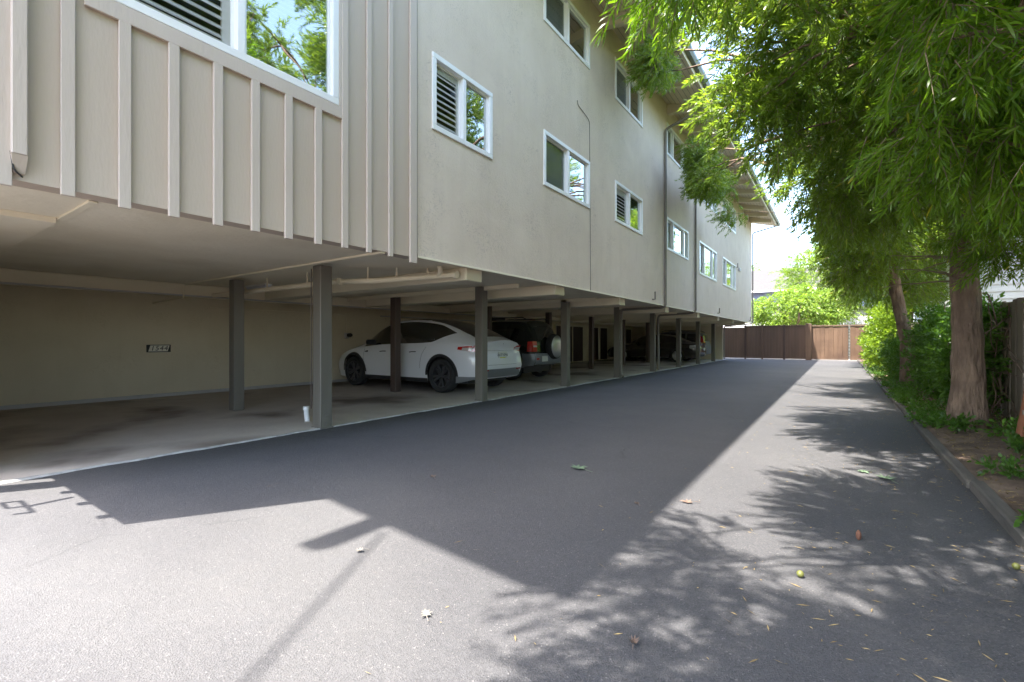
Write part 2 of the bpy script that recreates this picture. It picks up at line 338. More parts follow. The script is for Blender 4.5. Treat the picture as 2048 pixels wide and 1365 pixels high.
# planting bed: bumpy soil
nx,ny=26,260; gx=np.linspace(.875,4.5,nx); gy=np.linspace(-8,31.3,ny); G=np.array([[x,y,.055+.018*math.sin(3.1*x+y*2.3)+.014*math.sin(7*x-5*y)+.012*rng.random()-(.03 if x<1.0 else 0)] for y in gy for x in gx])
F=[];
for j in range(ny-1):
    for i in range(nx-1): a=j*nx+i; F+= [a,a+1,a+nx+1,a+nx]
o=np_mesh('planting_bed',G,np.array(F),np.full((nx-1)*(ny-1),4,np.int32),M['soil'],smooth=True); tag(o,kind='structure')
# timber kerb in short lengths, slightly out of line
b=MB(); y=-6.0
while y<31:
    L=rng.uniform(2.2,3.4); x=.80+rng.uniform(-.006,.008); h=.066+rng.uniform(-.01,.012); s=rng.uniform(-.012,.012)
    b.bbox(x,x+.085,y,y+L-.02,-.02,h,.012); 
    y+=L
o=b.build('kerb',M['kerb']); tag(o,kind='structure')

# ---------------------------------------------------------------- apartment building
bl=(XS,Y0,0)
bld=empty('apartment_building',bl,'long grey stucco apartment block raised on posts above an open carport','building')
def P(mb,name,m,parent=bld,smooth=None,label=None):
    o=mb.build(name,m,parent,smooth,off=bl)
    if label: o['label']=label
    return o
WINS=[ # y0,y1,z0,z1,mullions,shutter lite
 (4.12,5.29,3.69,4.60,(.5,),'S'),(6.73,8.46,3.72,4.62,(.5,),'D'),(9.77,11.49,3.75,4.63,(.5,),'S'),
 (13.53,15.85,3.73,4.64,(.27,.77),'D'),(17.32,20.19,3.47,4.63,(.27,.74),'D'),(21.38,24.42,3.48,4.65,(.27,.74),'D'),
 (6.73,8.46,6.46,7.30,(.5,),'D'),(9.77,11.49,6.44,7.33,(.5,),'D'),(13.53,15.85,6.45,7.33,(.27,.77),'D'),(17.32,20.19,6.17,7.27,(.27,.74),'D'),(21.38,24.42,6.17,7.27,(.27,.74),'D')]
BAY=(1.0,2.80,3.43,5.05,(.5,),'S')
def wall(mb,holes,y0,y1,z0,z1,x,t=.16):
    ysx=sorted({y0,y1,*[h[0] for h in holes],*[h[1] for h in holes]}); zs=sorted({z0,z1,*[h[2] for h in holes],*[h[3] for h in holes]})
    for i in range(len(ysx)-1):
        for j in range(len(zs)-1):
            cy_,cz=(ysx[i]+ysx[i+1])/2,(zs[j]+zs[j+1])/2
            if any(h[0]<cy_<h[1] and h[2]<cz<h[3] for h in holes): continue
            a,b_,c,d=(x,ysx[i],zs[j]),(x,ysx[i+1],zs[j]),(x,ysx[i+1],zs[j+1]),(x,ysx[i],zs[j+1]); mb.add([a,b_,c,d],[(0,1,2,3)])
    for h in holes:
        a,c,z,w_=h[:4]
        mb.add([(x,a,z),(x,c,z),(x,c,w_),(x,a,w_),(x-t,a,z),(x-t,c,z),(x-t,c,w_),(x-t,a,w_)],[(0,4,5,1),(1,5,6,2),(2,6,7,3),(3,7,4,0)])
    mb.add([(x,y0,z0),(x,y1,z0),(x-t,y1,z0),(x-t,y0,z0)],[(0,3,2,1)])
b=MB(); wall(b,WINS,3.87,Y1,ZC,7.95,XS)
# far gable end wall of stucco, closed
b.add([(XS,Y1,ZC),(-17,Y1,ZC),(-17,Y1,9.9),(-10.5,Y1,9.9),(XS,Y1,7.95)],[(0,1,2,3,4)])
P(b,'stucco_wall',M['stucco'])
b=MB(); wall(b,[BAY],Y0,3.845,2.08,7.95,XS-.004)
b.add([(XS-.004,Y0,2.08),(-17,Y0,2.08),(-17,Y0,10.),(-10.5,Y0,10.),(XS-.004,Y0,7.95)],[(4,3,2,1,0)])
bw=P(b,'board_wall',M['board'])
b=MB()
for y in [.30,.56,.84,1.13,1.42,1.72,2.01,2.30,2.59,2.88,3.17,3.46]:
    z1=3.30 if .9<y<2.85 else 7.95
    wd=.034 if y<3 else .028
    b.bbox(XS,XS+.028,y-wd,y+wd,2.03+rng.uniform(-.008,.008),z1,.003)
b.bbox(XS,XS+.030,3.74,3.842,2.01,7.95,.003)
for k in range(18):
    x=-4.3-k*.42; b.bbox(x-.04,x+.04,Y0-.03,Y0,2.0,8.1,.003)
P(b,'batten',M['batten'],label='vertical painted battens over the board wall')
b=MB(); b.bbox(XS,XS+.024,.92,2.865,3.30,3.415,.003); b.bbox(XS,XS+.024,2.815,2.90,3.415,5.2,.003); b.bbox(XS,XS+.024,.89,.985,3.415,5.2,.003)
split(b,'window_trim',M['batten'],bld,None,bl)
P(MB().bbox(XS-.03,XS+.012,3.87,Y1,ZC-.028,ZC-.002,.003),'drip_trim',M['cream'])
P(MB().box(XS-.012,XS+.006,3.846,3.868,2.09,7.9),'dark_gap_strip',M['cable'])  # black strip puts in the dark of the gap between boards and stucco
def window(w,lab):
    y0,y1,z0,z1,mul,kind=w
    W=bpy.data.objects.new('window',None); C.objects.link(W); W.parent=bld; W.location=(0,y0-Y0,z0); W['label']=lab
    off=(XS,y0,z0)
    def Q(mb,name,m,sm=None): return mb.build(name,m,W,sm,off=off)
    f=.055; b=MB(); xo,xi=XS+.022,XS-.07
    b.bbox(xi,xo,y0-.012,y1+.012,z0-.012,z0+f,.004); b.bbox(xi,xo,y0-.012,y1+.012,z1-f,z1+.012,.004)
    b.bbox(xi,xo-.001,y0-.012,y0+f,z0+f,z1-f,.004); b.bbox(xi,xo-.001,y1-f,y1+.012,z0+f,z1-f,.004)
    ms=[y0+(y1-y0)*q for q in mul]
    for q in ms: b.bbox(xi,xo-.008,q-.032,q+.032,z0+f,z1-f,.004)
    e=[y0+f]+ms+[y1-f]
    # inner sash of the lites
    for i in range(len(e)-1):
        a=e[i]+(.032 if i else 0); c=e[i+1]-(.032 if i<len(e)-2 else 0); s=.024
        xx=XS-.02 if i!=0 else XS-.045
        b.box(xi+.004,xx,a,c,z0+f,z0+f+s); b.box(xi+.004,xx,a,c,z1-f-s,z1-f); b.box(xi+.004,xx-.001,a,a+s,z0+f+s,z1-f-s); b.box(xi+.004,xx-.001,c-s,c,z0+f+s,z1-f-s)
    Q(b,'frame',M['white'])
    g=MB()
    g.add([(XS-.05,e[0],z0+f),(XS-.05,e[1],z0+f),(XS-.05,e[1],z1-f),(XS-.05,e[0],z1-f)],[(0,1,2,3)]); Q(g,'open_pane',M['open_glass']); g=MB()
    for i in range(1,len(e)-1):
        x=XS-.035
        g.add([(x,e[i],z0+f),(x,e[i+1],z0+f),(x,e[i+1],z1-f),(x,e[i],z1-f)],[(0,1,2,3)])
    Q(g,'glass',M['glass'])
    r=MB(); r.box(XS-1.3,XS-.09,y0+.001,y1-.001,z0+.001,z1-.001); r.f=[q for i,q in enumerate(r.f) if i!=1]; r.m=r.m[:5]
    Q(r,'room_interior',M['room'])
    s=MB(); a,c=e[0]+.02,e[1]-.02; x=XS-.062
    if kind=='S':
        b2=.07 if y1-y0<1.5 else .1
        s.box(x-.02,x,a,a+b2*.5,z0+f,z1-f); s.box(x-.02,x,c-b2,c,z0+f,z1-f); s.box(x-.02,x,a+b2*.5,c-b2,z0+f,z0+f+b2*.6); s.box(x-.02,x,a+b2*.5,c-b2,z1-f-b2*1.4,z1-f)
        zz=z0+f+b2*.6+.03
        while zz<z1-f-b2*1.4:
            s.add([(x+.012,a+b2*.5,zz-.024),(x+.012,c-b2,zz-.024),(x-.03,c-b2,zz+.022),(x-.03,a+b2*.5,zz+.022),(x+.012,a+b2*.5,zz-.012),(x+.012,c-b2,zz-.012),(x-.03,c-b2,zz+.034),(x-.03,a+b2*.5,zz+.034)],[(0,3,2,1),(4,5,6,7),(0,1,5,4),(2,3,7,6)]); zz+=.075
        Q(s,'shutter',M['shutter'])
        if y1-y0>1.5: # thin blind slats behind right pane
            s=MB(); zz=z0+f+.03
            while zz<z1-f: s.box(x-.03,x-.005,e[1]+.05,e[2]-.03,zz,zz+.004); zz+=.05
            Q(s,'blind',M['shutter'])
    else:
        s.add([(XS-.066,a,z0+f),(XS-.066,c,z0+f),(XS-.066,c,z1-f),(XS-.066,a,z1-f)],[(0,1,2,3)])
        if len(mul)>1:
            a2,c2=e[-2]+.03,e[-1]-.02; s.add([(XS-.066,a2,z0+f),(XS-.066,c2,z0+f),(XS-.066,c2,z1-f),(XS-.066,a2,z1-f)],[(0,1,2,3)])
        split(s,'insect_screen',M['screen'],W,None,off)
labs=['lower window with louvred shutter nearest the batten wall','second lower window, dark screen on its left half','third lower window with louvred shutter','fourth lower window, three panes beside the downspout','fifth lower window with three panes','last lower window near the far corner','upper window over the second lower one','upper window with two dark panes','upper window crossed by branches','upper window half hidden by leaves','upper window mostly behind the foliage']
window(BAY,'large window in the board wall, blue sky reflected')
for w_,l in zip(WINS,labs): window(w_,l)
# carport ceiling, girders, beams, posts, walls
b=MB(); b.box(XB,XS-.17,1.02,Y1-.01,ZC,ZC+.1); P(b,'carport_ceiling',M['ceiling'])
b=MB(); b.box(XB,XS-.17,Y0+.02,1.0,ZC-.03,ZC+.08); b.box(-10.9,-5.02,Y0+.03,.98,ZC-.075,ZC-.031)
split(b,'soffit_panel',M['ceiling'],bld,None,bl)
# lower soffit sheet nearest the camera, cover strips at its seams
b=MB(); b.box(-9.1,XS-.17,1.021,3.36,ZC-.028,ZC-.002); P(b,'soffit_panel',M['ceiling'])
b=MB(); b.bbox(-9.1,XS-.02,3.36,3.42,ZC-.05,ZC-.002,.004); b.bbox(-9.1,XS-.17,.985,1.035,ZC-.045,ZC-.029,.003)
split(b,'cover_strip',M['cream'],bld,None,bl)
for z0,z1,x0,x1,nm in ((1.90,2.108,-9.62,-9.4,'girder'),):
    b=MB(); b.bbox(x0,x1,Y0+.02,Y1-.3,z0,z1,.008); P(b,nm,M['cream'])
for yb in (4.87,7.30,10.28,13.75,17.5,20.9,24.3,27.6):
    b=MB(); b.bbox(-9.39,XS-.10,yb,yb+.34,1.935,2.1085,.01); P(b,'beam',M['cream'])
for yb in (6.78,9.98,13.25,16.55,19.85,23.15,26.4): # ledger strips over the posts
    b=MB(); b.bbox(-9.39,-4.6,yb,yb+.055,2.035,2.1085,.004); P(b,'ledger',M['cream'])
PY=[3.47+3.255*i for i in range(8)]
for i,y in enumerate(PY):
    b=MB(); b.bbox(-5.515,-5.345,y,y+.17,.006,2.07 if i==0 else 2.105,.008); b.bbox(-5.53,-5.33,y-.008,y+.178,.002,.02,.002)
    po=P(b,'post',M['post'],label='grey-green front post' )
    b=MB(); b.bbox(-5.344,-5.338,y+.03,y+.14,.03,.19,.002)
    for q in (.07,.15): b.lathe([(0,.012),(.010,.012),(.012,0)],'x',8,(-5.338,y+.085,q))
    b.build('base_bracket',M['post'],po,off=bl)
for i,y in enumerate(PY[:7]):
    b=MB(); b.bbox(-7.93,-7.77,y+.08,y+.24,.013,2.08 if i==0 else 2.105,.008)
    P(b,'post',M['post_brown'] if i>0 else M['post'],label='brown inner post' if i>0 else 'inner post')
b=MB(); b.bbox(-5.515,-5.345,Y0-.02,Y0+.15,.006,2.03,.008); P(b,'post',M['post'],label='corner post')
b=MB(); b.box(XB-.15,XB,Y0,Y1,.0,ZC); P(b,'back_wall',M['carport_stucco'])
b=MB(); b.box(XB,-5.72,Y0,Y0+.12,0,2.07); P(b,'end_wall',M['carport_stucco'])
b=MB(); b.box(XB,-5.5,Y1-.25,Y1-.1,0,ZC-.001); P(b,'end_wall',M['carport_stucco'])
b=MB(); b.bbox(XB+.001,XB+.06,Y0+.2,18,.012,.075,.004); P(b,'base_strip',M['shutter'])
for (a,c,k) in ((19.3,20.9,0),(21.0,22.1,1),(23.1,24.0,0),(24.25,25.2,0),(28.1,29.0,0)):
    b=MB(); b.bbox(XB+.03,XB+.06,a,c,.06,1.80,.004); 
    for q in range(1,4): b.box(XB+.06,XB+.064,a+(c-a)*q/4-.008,a+(c-a)*q/4+.008,.08,1.78)
    d=P(b,'storage_door',M['brown_dark'])
    f=MB(); f.bbox(XB,XB+.075,a-.07,a-.003,.012,1.87,.004); f.bbox(XB,XB+.075,c+.003,c+.07,.012,1.87,.004); f.bbox(XB,XB+.075,a-.003,c+.003,1.803,1.87,.004)
    f.build('frame',M['cream'],d,off=bl)
# floor slab over carport keeps daylight out of upper rooms; roof
b=MB(); b.box(-17,XS-.17,Y0+.01,Y1-.01,ZC+.1,ZC+.3); P(b,'floor_slab',M['room'])
sl=.27; xe=-2.86; zw=7.87
ya,yz=-.98,30.35; xr=-10.5
def zr(x): return zw-(x-XS)*sl
b=MB(); t=.13
b.add([(xe,ya,zr(xe)),(xe,yz,zr(xe)),(xr,yz,zr(xr)),(xr,ya,zr(xr)),(xe,ya,zr(xe)+t),(xe,yz,zr(xe)+t),(xr,yz,zr(xr)+t),(xr,ya,zr(xr)+t)],[(0,3,2,1),(0,4,7,3),(1,2,6,5),(0,1,5,4)],1)
b.add([(xe,ya,zr(xe)+t),(xe,yz,zr(xe)+t),(xr,yz,zr(xr)+t),(xr,ya,zr(xr)+t),(-18,ya,zr(xr)+t-2),(-18,yz,zr(xr)+t-2)],[(0,1,2,3),(3,2,5,4)],0)
# plank joints under the eave
y=ya+.14
while y<yz: b.box(xe-1.17,xe-.02,y,y+.008,0,0.001,1) if False else None; y+=.14
P(b,'roof',[M['roof'],M['soffit']])
b=MB()
x=XS+.12
while x<xe-.06:
    b.add([(x,ya,zr(x)-.003),(x,yz,zr(x)-.003),(x+.012,yz,zr(x+.012)-.003),(x+.012,ya,zr(x+.012)-.003)],[(0,3,2,1)]); x+=.135
P(b,'plank_joint',M['pipe'])
b=MB(); b.bbox(xe-.005,xe+.03,ya-.02,yz+.02,zr(xe)-.10,zr(xe)+t+.01,.004); P(b,'fascia',M['soffit'])
b=MB(); g=[(0,.0),(.0,-.11),(.09,-.12),(.125,-.06),(.125,.0),(.135,.0),(.135,-.065),(.095,-.13),(-.0,-.122)]
zz=zr(xe)+t
vs=[(xe+.031+q[0],yy,zz+q[1]) for yy in (ya-.03,yz+.03) for q in g]; n=len(g)
b.add(vs,[(i,i+n,(i+1)%n+n,(i+1)%n) for i in range(n-1)]+[tuple(range(n)),tuple(range(2*n-1,n-1,-1))]); P(b,'gutter',M['gutter'])
y=.05
while y<Y1+.3:
    b=MB(); x0,x1=XS-.02,xe-.12
    vs=[(x0,y,zr(x0)-.27),(x0,y,zr(x0)-.004),(x1,y,zr(x1)-.15),(x1,y,zr(x1)-.004)]; vs+=[(a_,c_+.13,d_) for a_,c_,d_ in vs]
    b.add(vs,[(0,2,3,1),(4,5,7,6),(0,4,6,2),(2,6,7,3)]); P(b,'rafter',M['soffit']); y+=1.5
b=MB(); b.bbox(XS-.10,XS+.05,-1.33,Y0,7.42,7.66,.01); P(b,'beam',M['soffit'],label='wall-plate beam poking out past the gable')
b=MB()
b.add([(xe,ya-.03,zr(xe)-.08),(xr,ya-.03,zr(xr)-.08),(xr,ya-.03,zr(xr)+t),(xe,ya-.03,zr(xe)+t),(xe,ya,zr(xe)-.08),(xr,ya,zr(xr)-.08),(xr,ya,zr(xr)+t),(xe,ya,zr(xe)+t)],[(0,3,2,1),(4,5,6,7),(0,1,5,4)])
P(b,'gable_board',M['soffit'])
# downspouts
def pipe(name,pts,r,m,par=bld,n=10,lab=None):
    # rounded corners
    pts=[Vector(p) for p in pts]; out=[pts[0]]
    for i in range(1,len(pts)-1):
        p=pts[i]; k=min(.09,(pts[i-1]-p).length*.4,(pts[i+1]-p).length*.4); a=p+(pts[i-1]-p).normalized()*k; c=p+(pts[i+1]-p).normalized()*k
        for t in (0,.25,.5,.75,1): out.append(a*(1-t)**2+p*2*t*(1-t)+c*t*t)
    out.append(pts[-1]); b=MB(); b.tube(out,r,n); o=b.build(name,m,par,60,off=bl)
    if lab: o['label']=lab
    return o
x=XS+.055
pipe('downspout',[(xe+.09,13.32,zr(xe)+.02),(xe+.05,13.32,zr(xe)-.12),(x,13.25,7.02),(x,13.25,2.1),(x-.1,13.25,2.04),(-5.25,13.20,2.02),(-5.28,13.24,1.9),(-5.28,13.24,.12),(-5.2,13.2,.05)],.036,M['pipe'],lab='downspout between the third and fourth windows')
pipe('downspout',[(x,16.62,7.55),(x,16.62,2.12),(x-.1,16.62,2.05),(-5.22,16.60,2.0),(-5.26,16.62,1.88),(-5.26,16.68,.05)],.036,M['pipe'],lab='second downspout down the stucco')
pipe('downspout',[(xe+.08,29.7,zr(xe)+.02),(xe+.02,29.65,zr(xe)-.12),(x,29.45,7.15),(x,29.45,2.12),(x-.1,29.45,2.04),(-5.4,29.3,1.95),(-5.44,29.3,1.85),(-5.44,29.3,.05)],.036,M['pipe'],lab='downspout at the far corner')
b=MB(); b.bbox(XS+.001,XS+.06,.585,.655,2.22,7.5,.006); b.add([(XS+.0,.585,2.22),(XS+.06,.585,2.22),(XS+.06,.655,2.22),(XS+.0,.655,2.22),(XS-.03,.60,2.12),(XS+.01,.60,2.12),(XS+.01,.65,2.12),(XS-.03,.65,2.12)],[(0,1,5,4),(1,2,6,5),(2,3,7,6),(3,0,4,7),(4,5,6,7)])
P(b,'conduit_cover',M['batten'])
pipe('wall_cable',[(XS+.02,.575,7.4),(XS+.022,.573,4),(XS+.02,.576,2.3),(XS+.03,.60,2.13),(XS+.01,.64,2.10)],.005,M['cable'],n=6)
pipe('wall_cable',[(XS+.012,7.93,5.62),(XS+.012,7.97,5.54),(XS+.012,8.2,5.50),(XS+.012,8.46,5.44),(XS+.012,8.49,3.5),(XS+.012,8.51,2.1)],.006,M['pipe'],n=6)
for (yy,zz) in ((12.3,2.2),(20.4,2.22),(24.6,4.6),(28.6,2.2)):
    b=MB(); b.tube([(XS,yy,zz+.0),(XS+.07,yy,zz+.0),(XS+.07,yy,zz+.20)],.022,8); P(b,'vent_pipe',M['pipe'])
b=MB(); b.bbox(XS,XS+.08,25.2,25.5,4.52,4.68,.01); P(b,'vent_hood',M['shutter'])
# cream drain pipe under the soffit with hangers, thin conduits
pl=pipe('drain_pipe',[(-9.3,3.9,1.93),(-5.7,3.95,1.93),(-5.15,4.2,1.93),(-4.45,4.72,2.0),(-4.24,4.75,2.0)],.037,M['cream'],n=12)
b=MB(); b.tube([(-4.5,4.68,2.0),(-4.42,4.66,2.05),(-4.38,4.6,2.12)],.034,10); b.lathe([(.0,.0),(.05,.0),(.05,-.06),(.04,-.065)],'x',14,(-4.2,4.75,2.0)); b.lathe([(.0,.0),(.05,.0),(.05,-.05)],'x',14,(-5.62,3.95,1.93))
for (x_,y_) in ((-5.25,4.12),(-4.95,4.36),(-4.62,4.62),(-6.4,3.94),(-7.5,3.93)): b.box(x_-.008,x_+.008,y_-.008,y_+.008,1.95,ZC)
split(b,'pipe_fitting',M['cream'],bld,60,off=bl)
pipe('conduit',[(-9.375,1.2,1.905),(-9.375,18,1.905)],.014,M['shutter'],n=8)
pipe('conduit',[(-9.36,3.45,2.04),(-9.36,3.45,1.86),(-10.9,3.5,1.84)],.014,M['cream'],n=8)
pipe('conduit',[(XB+.03,4.5,1.82),(XB+.03,7.7,1.82),(XB+.03,7.88,1.75),(XB+.03,7.88,1.33)],.010,M['cream'],n=6)
pipe('conduit',[(XB+.05,9.2,1.75),(XB+.05,11.8,1.75),(XB+.05,12,1.5)],.03,M['cream'],n=8)
pipe('conduit',[(XB+.07,9.0,1.82),(XB+.07,18.9,1.82)],.02,M['shutter'],n=8)
pipe('conduit',[(-5.52,3.455,2.03),(-5.52,3.455,.25)],.007,M['post_brown'],n=6)

# ---------------------------------------------------------------- fixtures on the building
def text_obj(txt,size,m,parent,loc,rot,shear=0,ext=.002,name='lettering'):
    cu=bpy.data.curves.new(name,'FONT'); cu.body=txt; cu.size=size; cu.shear=shear; cu.extrude=ext; cu.align_x='CENTER'; cu.align_y='CENTER'; cu.space_character=1.15; cu.offset=0
    t=bpy.data.objects.new('t',cu); C.objects.link(t); bpy.context.view_layer.update()
    me=bpy.data.meshes.new_from_object(t.evaluated_get(bpy.context.evaluated_depsgraph_get())); bpy.data.objects.remove(t); me.name=name
    me.materials.clear(); me.materials.append(m); o=bpy.data.objects.new(name,me); C.objects.link(o); o.parent=parent; o.location=loc; o.rotation_euler=rot; return o
pq=empty('number_plaque',(XB+.0,3.61,.96),'small black plaque numbered 1544 on the tan back wall','sign')
MB().bbox(0.001,.016,-.20,.20,-.073,.073,.004).build('plate',M['plaque'],pq)
b=MB(); b.add([(.0185,-.175,-.058),(.0185,.145,-.058),(.0185,.18,.06),(.0185,-.14,.06)],[(0,1,2,3)]); b.build('number_panel',M['digit'],pq)
text_obj('1544',.128,M['plaque'],pq,(.020,.002,.0),(R(90),0,R(90)),.2,.001,'digits')
lt=empty('ceiling_light',(-8.5,4.3,ZC),'white plastic batten light on the carport ceiling behind the first post','light fitting')
MB().bbox(-.34,.34,-.07,.07,-.03,-.001,.006).build('base',M['white'],lt)
b=MB(); b.add([(-.33,-.06,-.03),(.33,-.06,-.03),(.33,.06,-.03),(-.33,.06,-.03),(-.31,-.035,-.085),(.31,-.035,-.085),(.31,.035,-.085),(-.31,.035,-.085)],[(0,1,5,4),(1,2,6,5),(2,3,7,6),(3,0,4,7),(4,5,6,7)]); b.build('diffuser',M['lens'],lt)
wl=empty('socket_box',(XB,7.88,1.26),'small black outlet box hanging from a thin conduit on the back wall','electrical box')
MB().bbox(.0,.07,-.06,.06,-.09,.06,.008).build('box',M['shutter'],wl)
b=MB(); b.lathe([(0,.0),(.05,.0),(.055,.09),(.03,.14),(0,.14)],'x',12,(.07,.03,.0)); b.build('lamp_head',M['trim'],wl,60)
sp=empty('floodlight',(XB,12.3,1.55),'cream floodlight bracket on the back wall above the white car','light fitting')
b=MB(); b.bbox(0,.08,-.08,.08,-.1,.1,.01); b.tube([(.08,0,-.02),(.2,.05,-.06),(.28,.1,-.16)],[.03,.045,.06],10); b.build('housing',M['cream'],sp,50)
pv=empty('cleanout_pipe',(-6.02,3.70,.012),'stubby white plastic drain cleanout leaning behind the nearest post','pipe')
b=MB(); b.tube([(0.10,-.05,.0),(.03,-.02,.10),(-.01,.0,.16)],.034,12); b.lathe([(.0,.05),(.042,.05),(.042,0),(.034,0)],'z',12,(-.012,.0,.15)); b.build('pipe',M['white'],pv,60)
oc=empty('overhead_cable',(XS+.10,-1.05,7.7),'dark service cable strung from the gable beam across the driveway','cable')
b=MB(); b.tube([(0,0,0),(3,-5.3,-.15),(7,-12.4,.2),(11,-19.5,.9)],.013,6); b.build('cable',M['cable'],oc)
# guessed bracket out of view, added to cast the small shadow by the slab
bk=empty('guessed_bracket',(-4.95,.0,2.0),'small guessed bracket out of view off the near end wall, shaped for its shadow','bracket')
b=MB(); b.box(-.20,.20,-.02,.0,-.02,.0); b.box(-.2,-.17,-.02,0,-.22,-.02); b.box(.17,.20,-.02,0,-.22,-.02); b.box(-.2,.0,-.02,.0,-.24,-.22); b.box(-.02,.01,-.02,0,-.22,-.02); b.box(-.02,.02,-.02,.21,-.0,.03); b.build('frame',M['cable'],bk)

sh=empty('wall_shelf',(XB,15.6,1.84),'long dark storage shelf high on the back wall above the black SUV','shelf')
MB().bbox(0,.42,-1.7,1.7,0,.03,.004).build('board',M['brown_dark'],sh)
for q in (-1.4,0,1.4): MB().bbox(0,.34,q,q+.03,-.16,0,.003).build('bracket',M['trim'],sh)
for (y_,w_,h_,m_,l_) in ((16.75,.42,.20,'red','red storage crate on the shelf above the black SUV'),(14.4,.8,.15,'trim','flat black case on the left end of the wall shelf')):
    sb=empty('storage_box',(XB+.2,y_,1.87),l_,'box'); MB().bbox(-.15,.15,-w_/2,w_/2,0,h_,.01).build('body',M[m_],sb); MB().bbox(-.16,.16,-w_/2-.01,w_/2+.01,h_,h_+.02,.005).build('lid',M['trim'],sb)

# ---------------------------------------------------------------- cars
def lerp(T,x):
    if x<=T[0][0]: return T[0][1]
    for (a,b_),(c,d) in zip(T,T[1:]):
        if x<=c:
            t=(x-a)/(c-a); return b_+(d-b_)*t
    return T[-1][1]
def smooth_tab(T):
    # Catmull-Rom resample
    xs=[p[0] for p in T]; out=[]
    for i in range(len(T)-1):
        p0=T[max(i-1,0)];p1=T[i];p2=T[i+1];p3=T[min(i+2,len(T)-1)]
        m1=(p2[1]-p0[1])/(p2[0]-p0[0]); m2=(p3[1]-p1[1])/(p3[0]-p1[0]); h=p2[0]-p1[0]
        for k in range(8):
            t=k/8; out.append((p1[0]+h*t,(2*t**3-3*t*t+1)*p1[1]+(t**3-2*t*t+t)*h*m1+(-2*t**3+3*t*t)*p2[1]+(t**3-t*t)*h*m2))
    return out+[T[-1]]
class Car:
    def __init__(s,S,loc,rz,name,label,cat,group):
        s.S=S; s.T={k:smooth_tab(S[k]) for k in ('w','zs','zr','wr')}; s.zb=S['zb']; s.root=empty(name,loc,label,cat,group,rz); s.L=S['L']
    def bottom(s,x):
        z=lerp(s.zb,x)
        for wx in s.S['wheels']:
            d=abs(x-wx); ra=s.S['arch']
            if d<ra: z=max(z,s.S['rw']+math.sqrt(ra*ra-d*d))
        return z
    def shear(s,x,z):
        # rear and front profile offsets fading over .6 m
        r=lerp(s.S['rear'],z); f=lerp(s.S['front'],z)
        return r*max(0,1-x/.7)**1.5 + f*max(0,1-(s.L-x)/.7)**1.5
    def ring(s,x):
        w,zs,zr,wr=(lerp(s.T[k],x) for k in ('w','zs','zr','wr')); zb=s.bottom(x); base=.2; P=[]
        zr=max(zr,zs+.015); wr=min(wr,w*.93)
        for i in range(9):
            t=i/8; z=zb+(zs-zb)*t; q=(z-base)/(zs-base); bul=1-.055*abs(1-q)**2-.05*q**5+.012*math.exp(-((q-.72)/.08)**2)
            P.append((w*bul,z))
        ws=P[-1][0]; rail=min(.065,(zr-zs)*.5)
        for i in range(1,6):
            t=i/5; P.append((ws+(wr-ws)*(t**1.15),zs+(zr-rail-zs)*t))
        for yy in (.92,.7,.45,.2,0): P.append((wr*yy,zr-rail*(yy**2.6)))
        return P
    def pt(s,x,y,z): return (x+s.shear(x,z),y,z)
    def side(s,x,u,off=0,sgn=1):
        # u 0..1 lower body, 1..2 glasshouse, 2..3 roof half
        P=s.ring(x); k=u*8 if u<=1 else (8+(u-1)*5 if u<=2 else 13+(u-2)*5); i=min(int(k),len(P)-2); t=k-i
        y=P[i][0]+(P[i+1][0]-P[i][0])*t; z=P[i][1]+(P[i+1][1]-P[i][1])*t
        dy,dz=P[i+1][0]-P[i][0],P[i+1][1]-P[i][1]; n=math.hypot(dy,dz) or 1
        return s.pt(x,(y+dz/n*off)*sgn,z-dy/n*off)
    def upatch(s,xs,f0,f1,nu,off,sides=(1,-1),mb=None):
        mb=mb or MB()
        for sg in sides:
            vs=[];fs=[];n=nu+1
            for x in xs:
                a,b_=f0(x),f1(x)
                for j in range(n): vs.append(s.side(x,a+(b_-a)*j/nu,off,sg))
            for i in range(len(xs)-1):
                for j in range(nu):
                    q=i*n+j; f=(q,q+n,q+n+1,q+1); fs.append(f if sg<0 else f[::-1])
            mb.add(vs,fs)
        return mb
    def zu(s,x,z):
        # parameter u on ring for a height z (side only)
        P=s.ring(x)
        for i in range(13):
            if P[i][1]<=z<=P[i+1][1]:
                k=i+(z-P[i][1])/max(1e-6,P[i+1][1]-P[i][1]); return k/8 if k<=8 else 1+(k-8)/5
        return 0 if z<P[0][1] else 2
    def end(s,y,z,off,front=False):
        x=s.L if front else 0; w=lerp(s.T['w'],x); b_=.07*(1-min(1,abs(y)/w)**2.2)
        sx=s.shear(x,z); return (x+sx+(b_+off if front else -b_-off),y,z)
    def epatch(s,ys,z0,z1,off,front=False,mb=None,nz=4):
        # z0,z1: functions of y
        mb=mb or MB(); vs=[];fs=[];n=nz+1
        for y in ys:
            a,b_=z0(y),z1(y)
            for j in range(n): vs.append(s.end(y,a+(b_-a)*j/nz,off,front))
        for i in range(len(ys)-1):
            for j in range(nz):
                q=i*n+j; fs.append((q,q+1,q+n+1,q+n))
        return mb.add(vs,fs)
    def body(s,m):
        xs=set(np.linspace(0,s.L,64).tolist())
        for wx in s.S['wheels']:
            ra=s.S['arch']
            for a in np.linspace(0,math.pi,15): xs.add(wx+ra*math.cos(a)*.9999)
            xs.add(wx-ra-.002); xs.add(wx+ra+.002)
        xs=sorted(xs); b=MB(); n=None; rings=[]
        for x in xs:
            P=s.ring(x); full=[s.pt(x,y,z) for y,z in P]+[s.pt(x,-y,z) for y,z in P[-2::-1]]; n=len(full); rings.append(full)
        vs=[p for r in rings for p in r]; fs=[]
        for i in range(len(xs)-1):
            for j in range(n-1): q=i*n+j; fs.append((q,q+1,q+n+1,q+n))
        b.add(vs,fs)
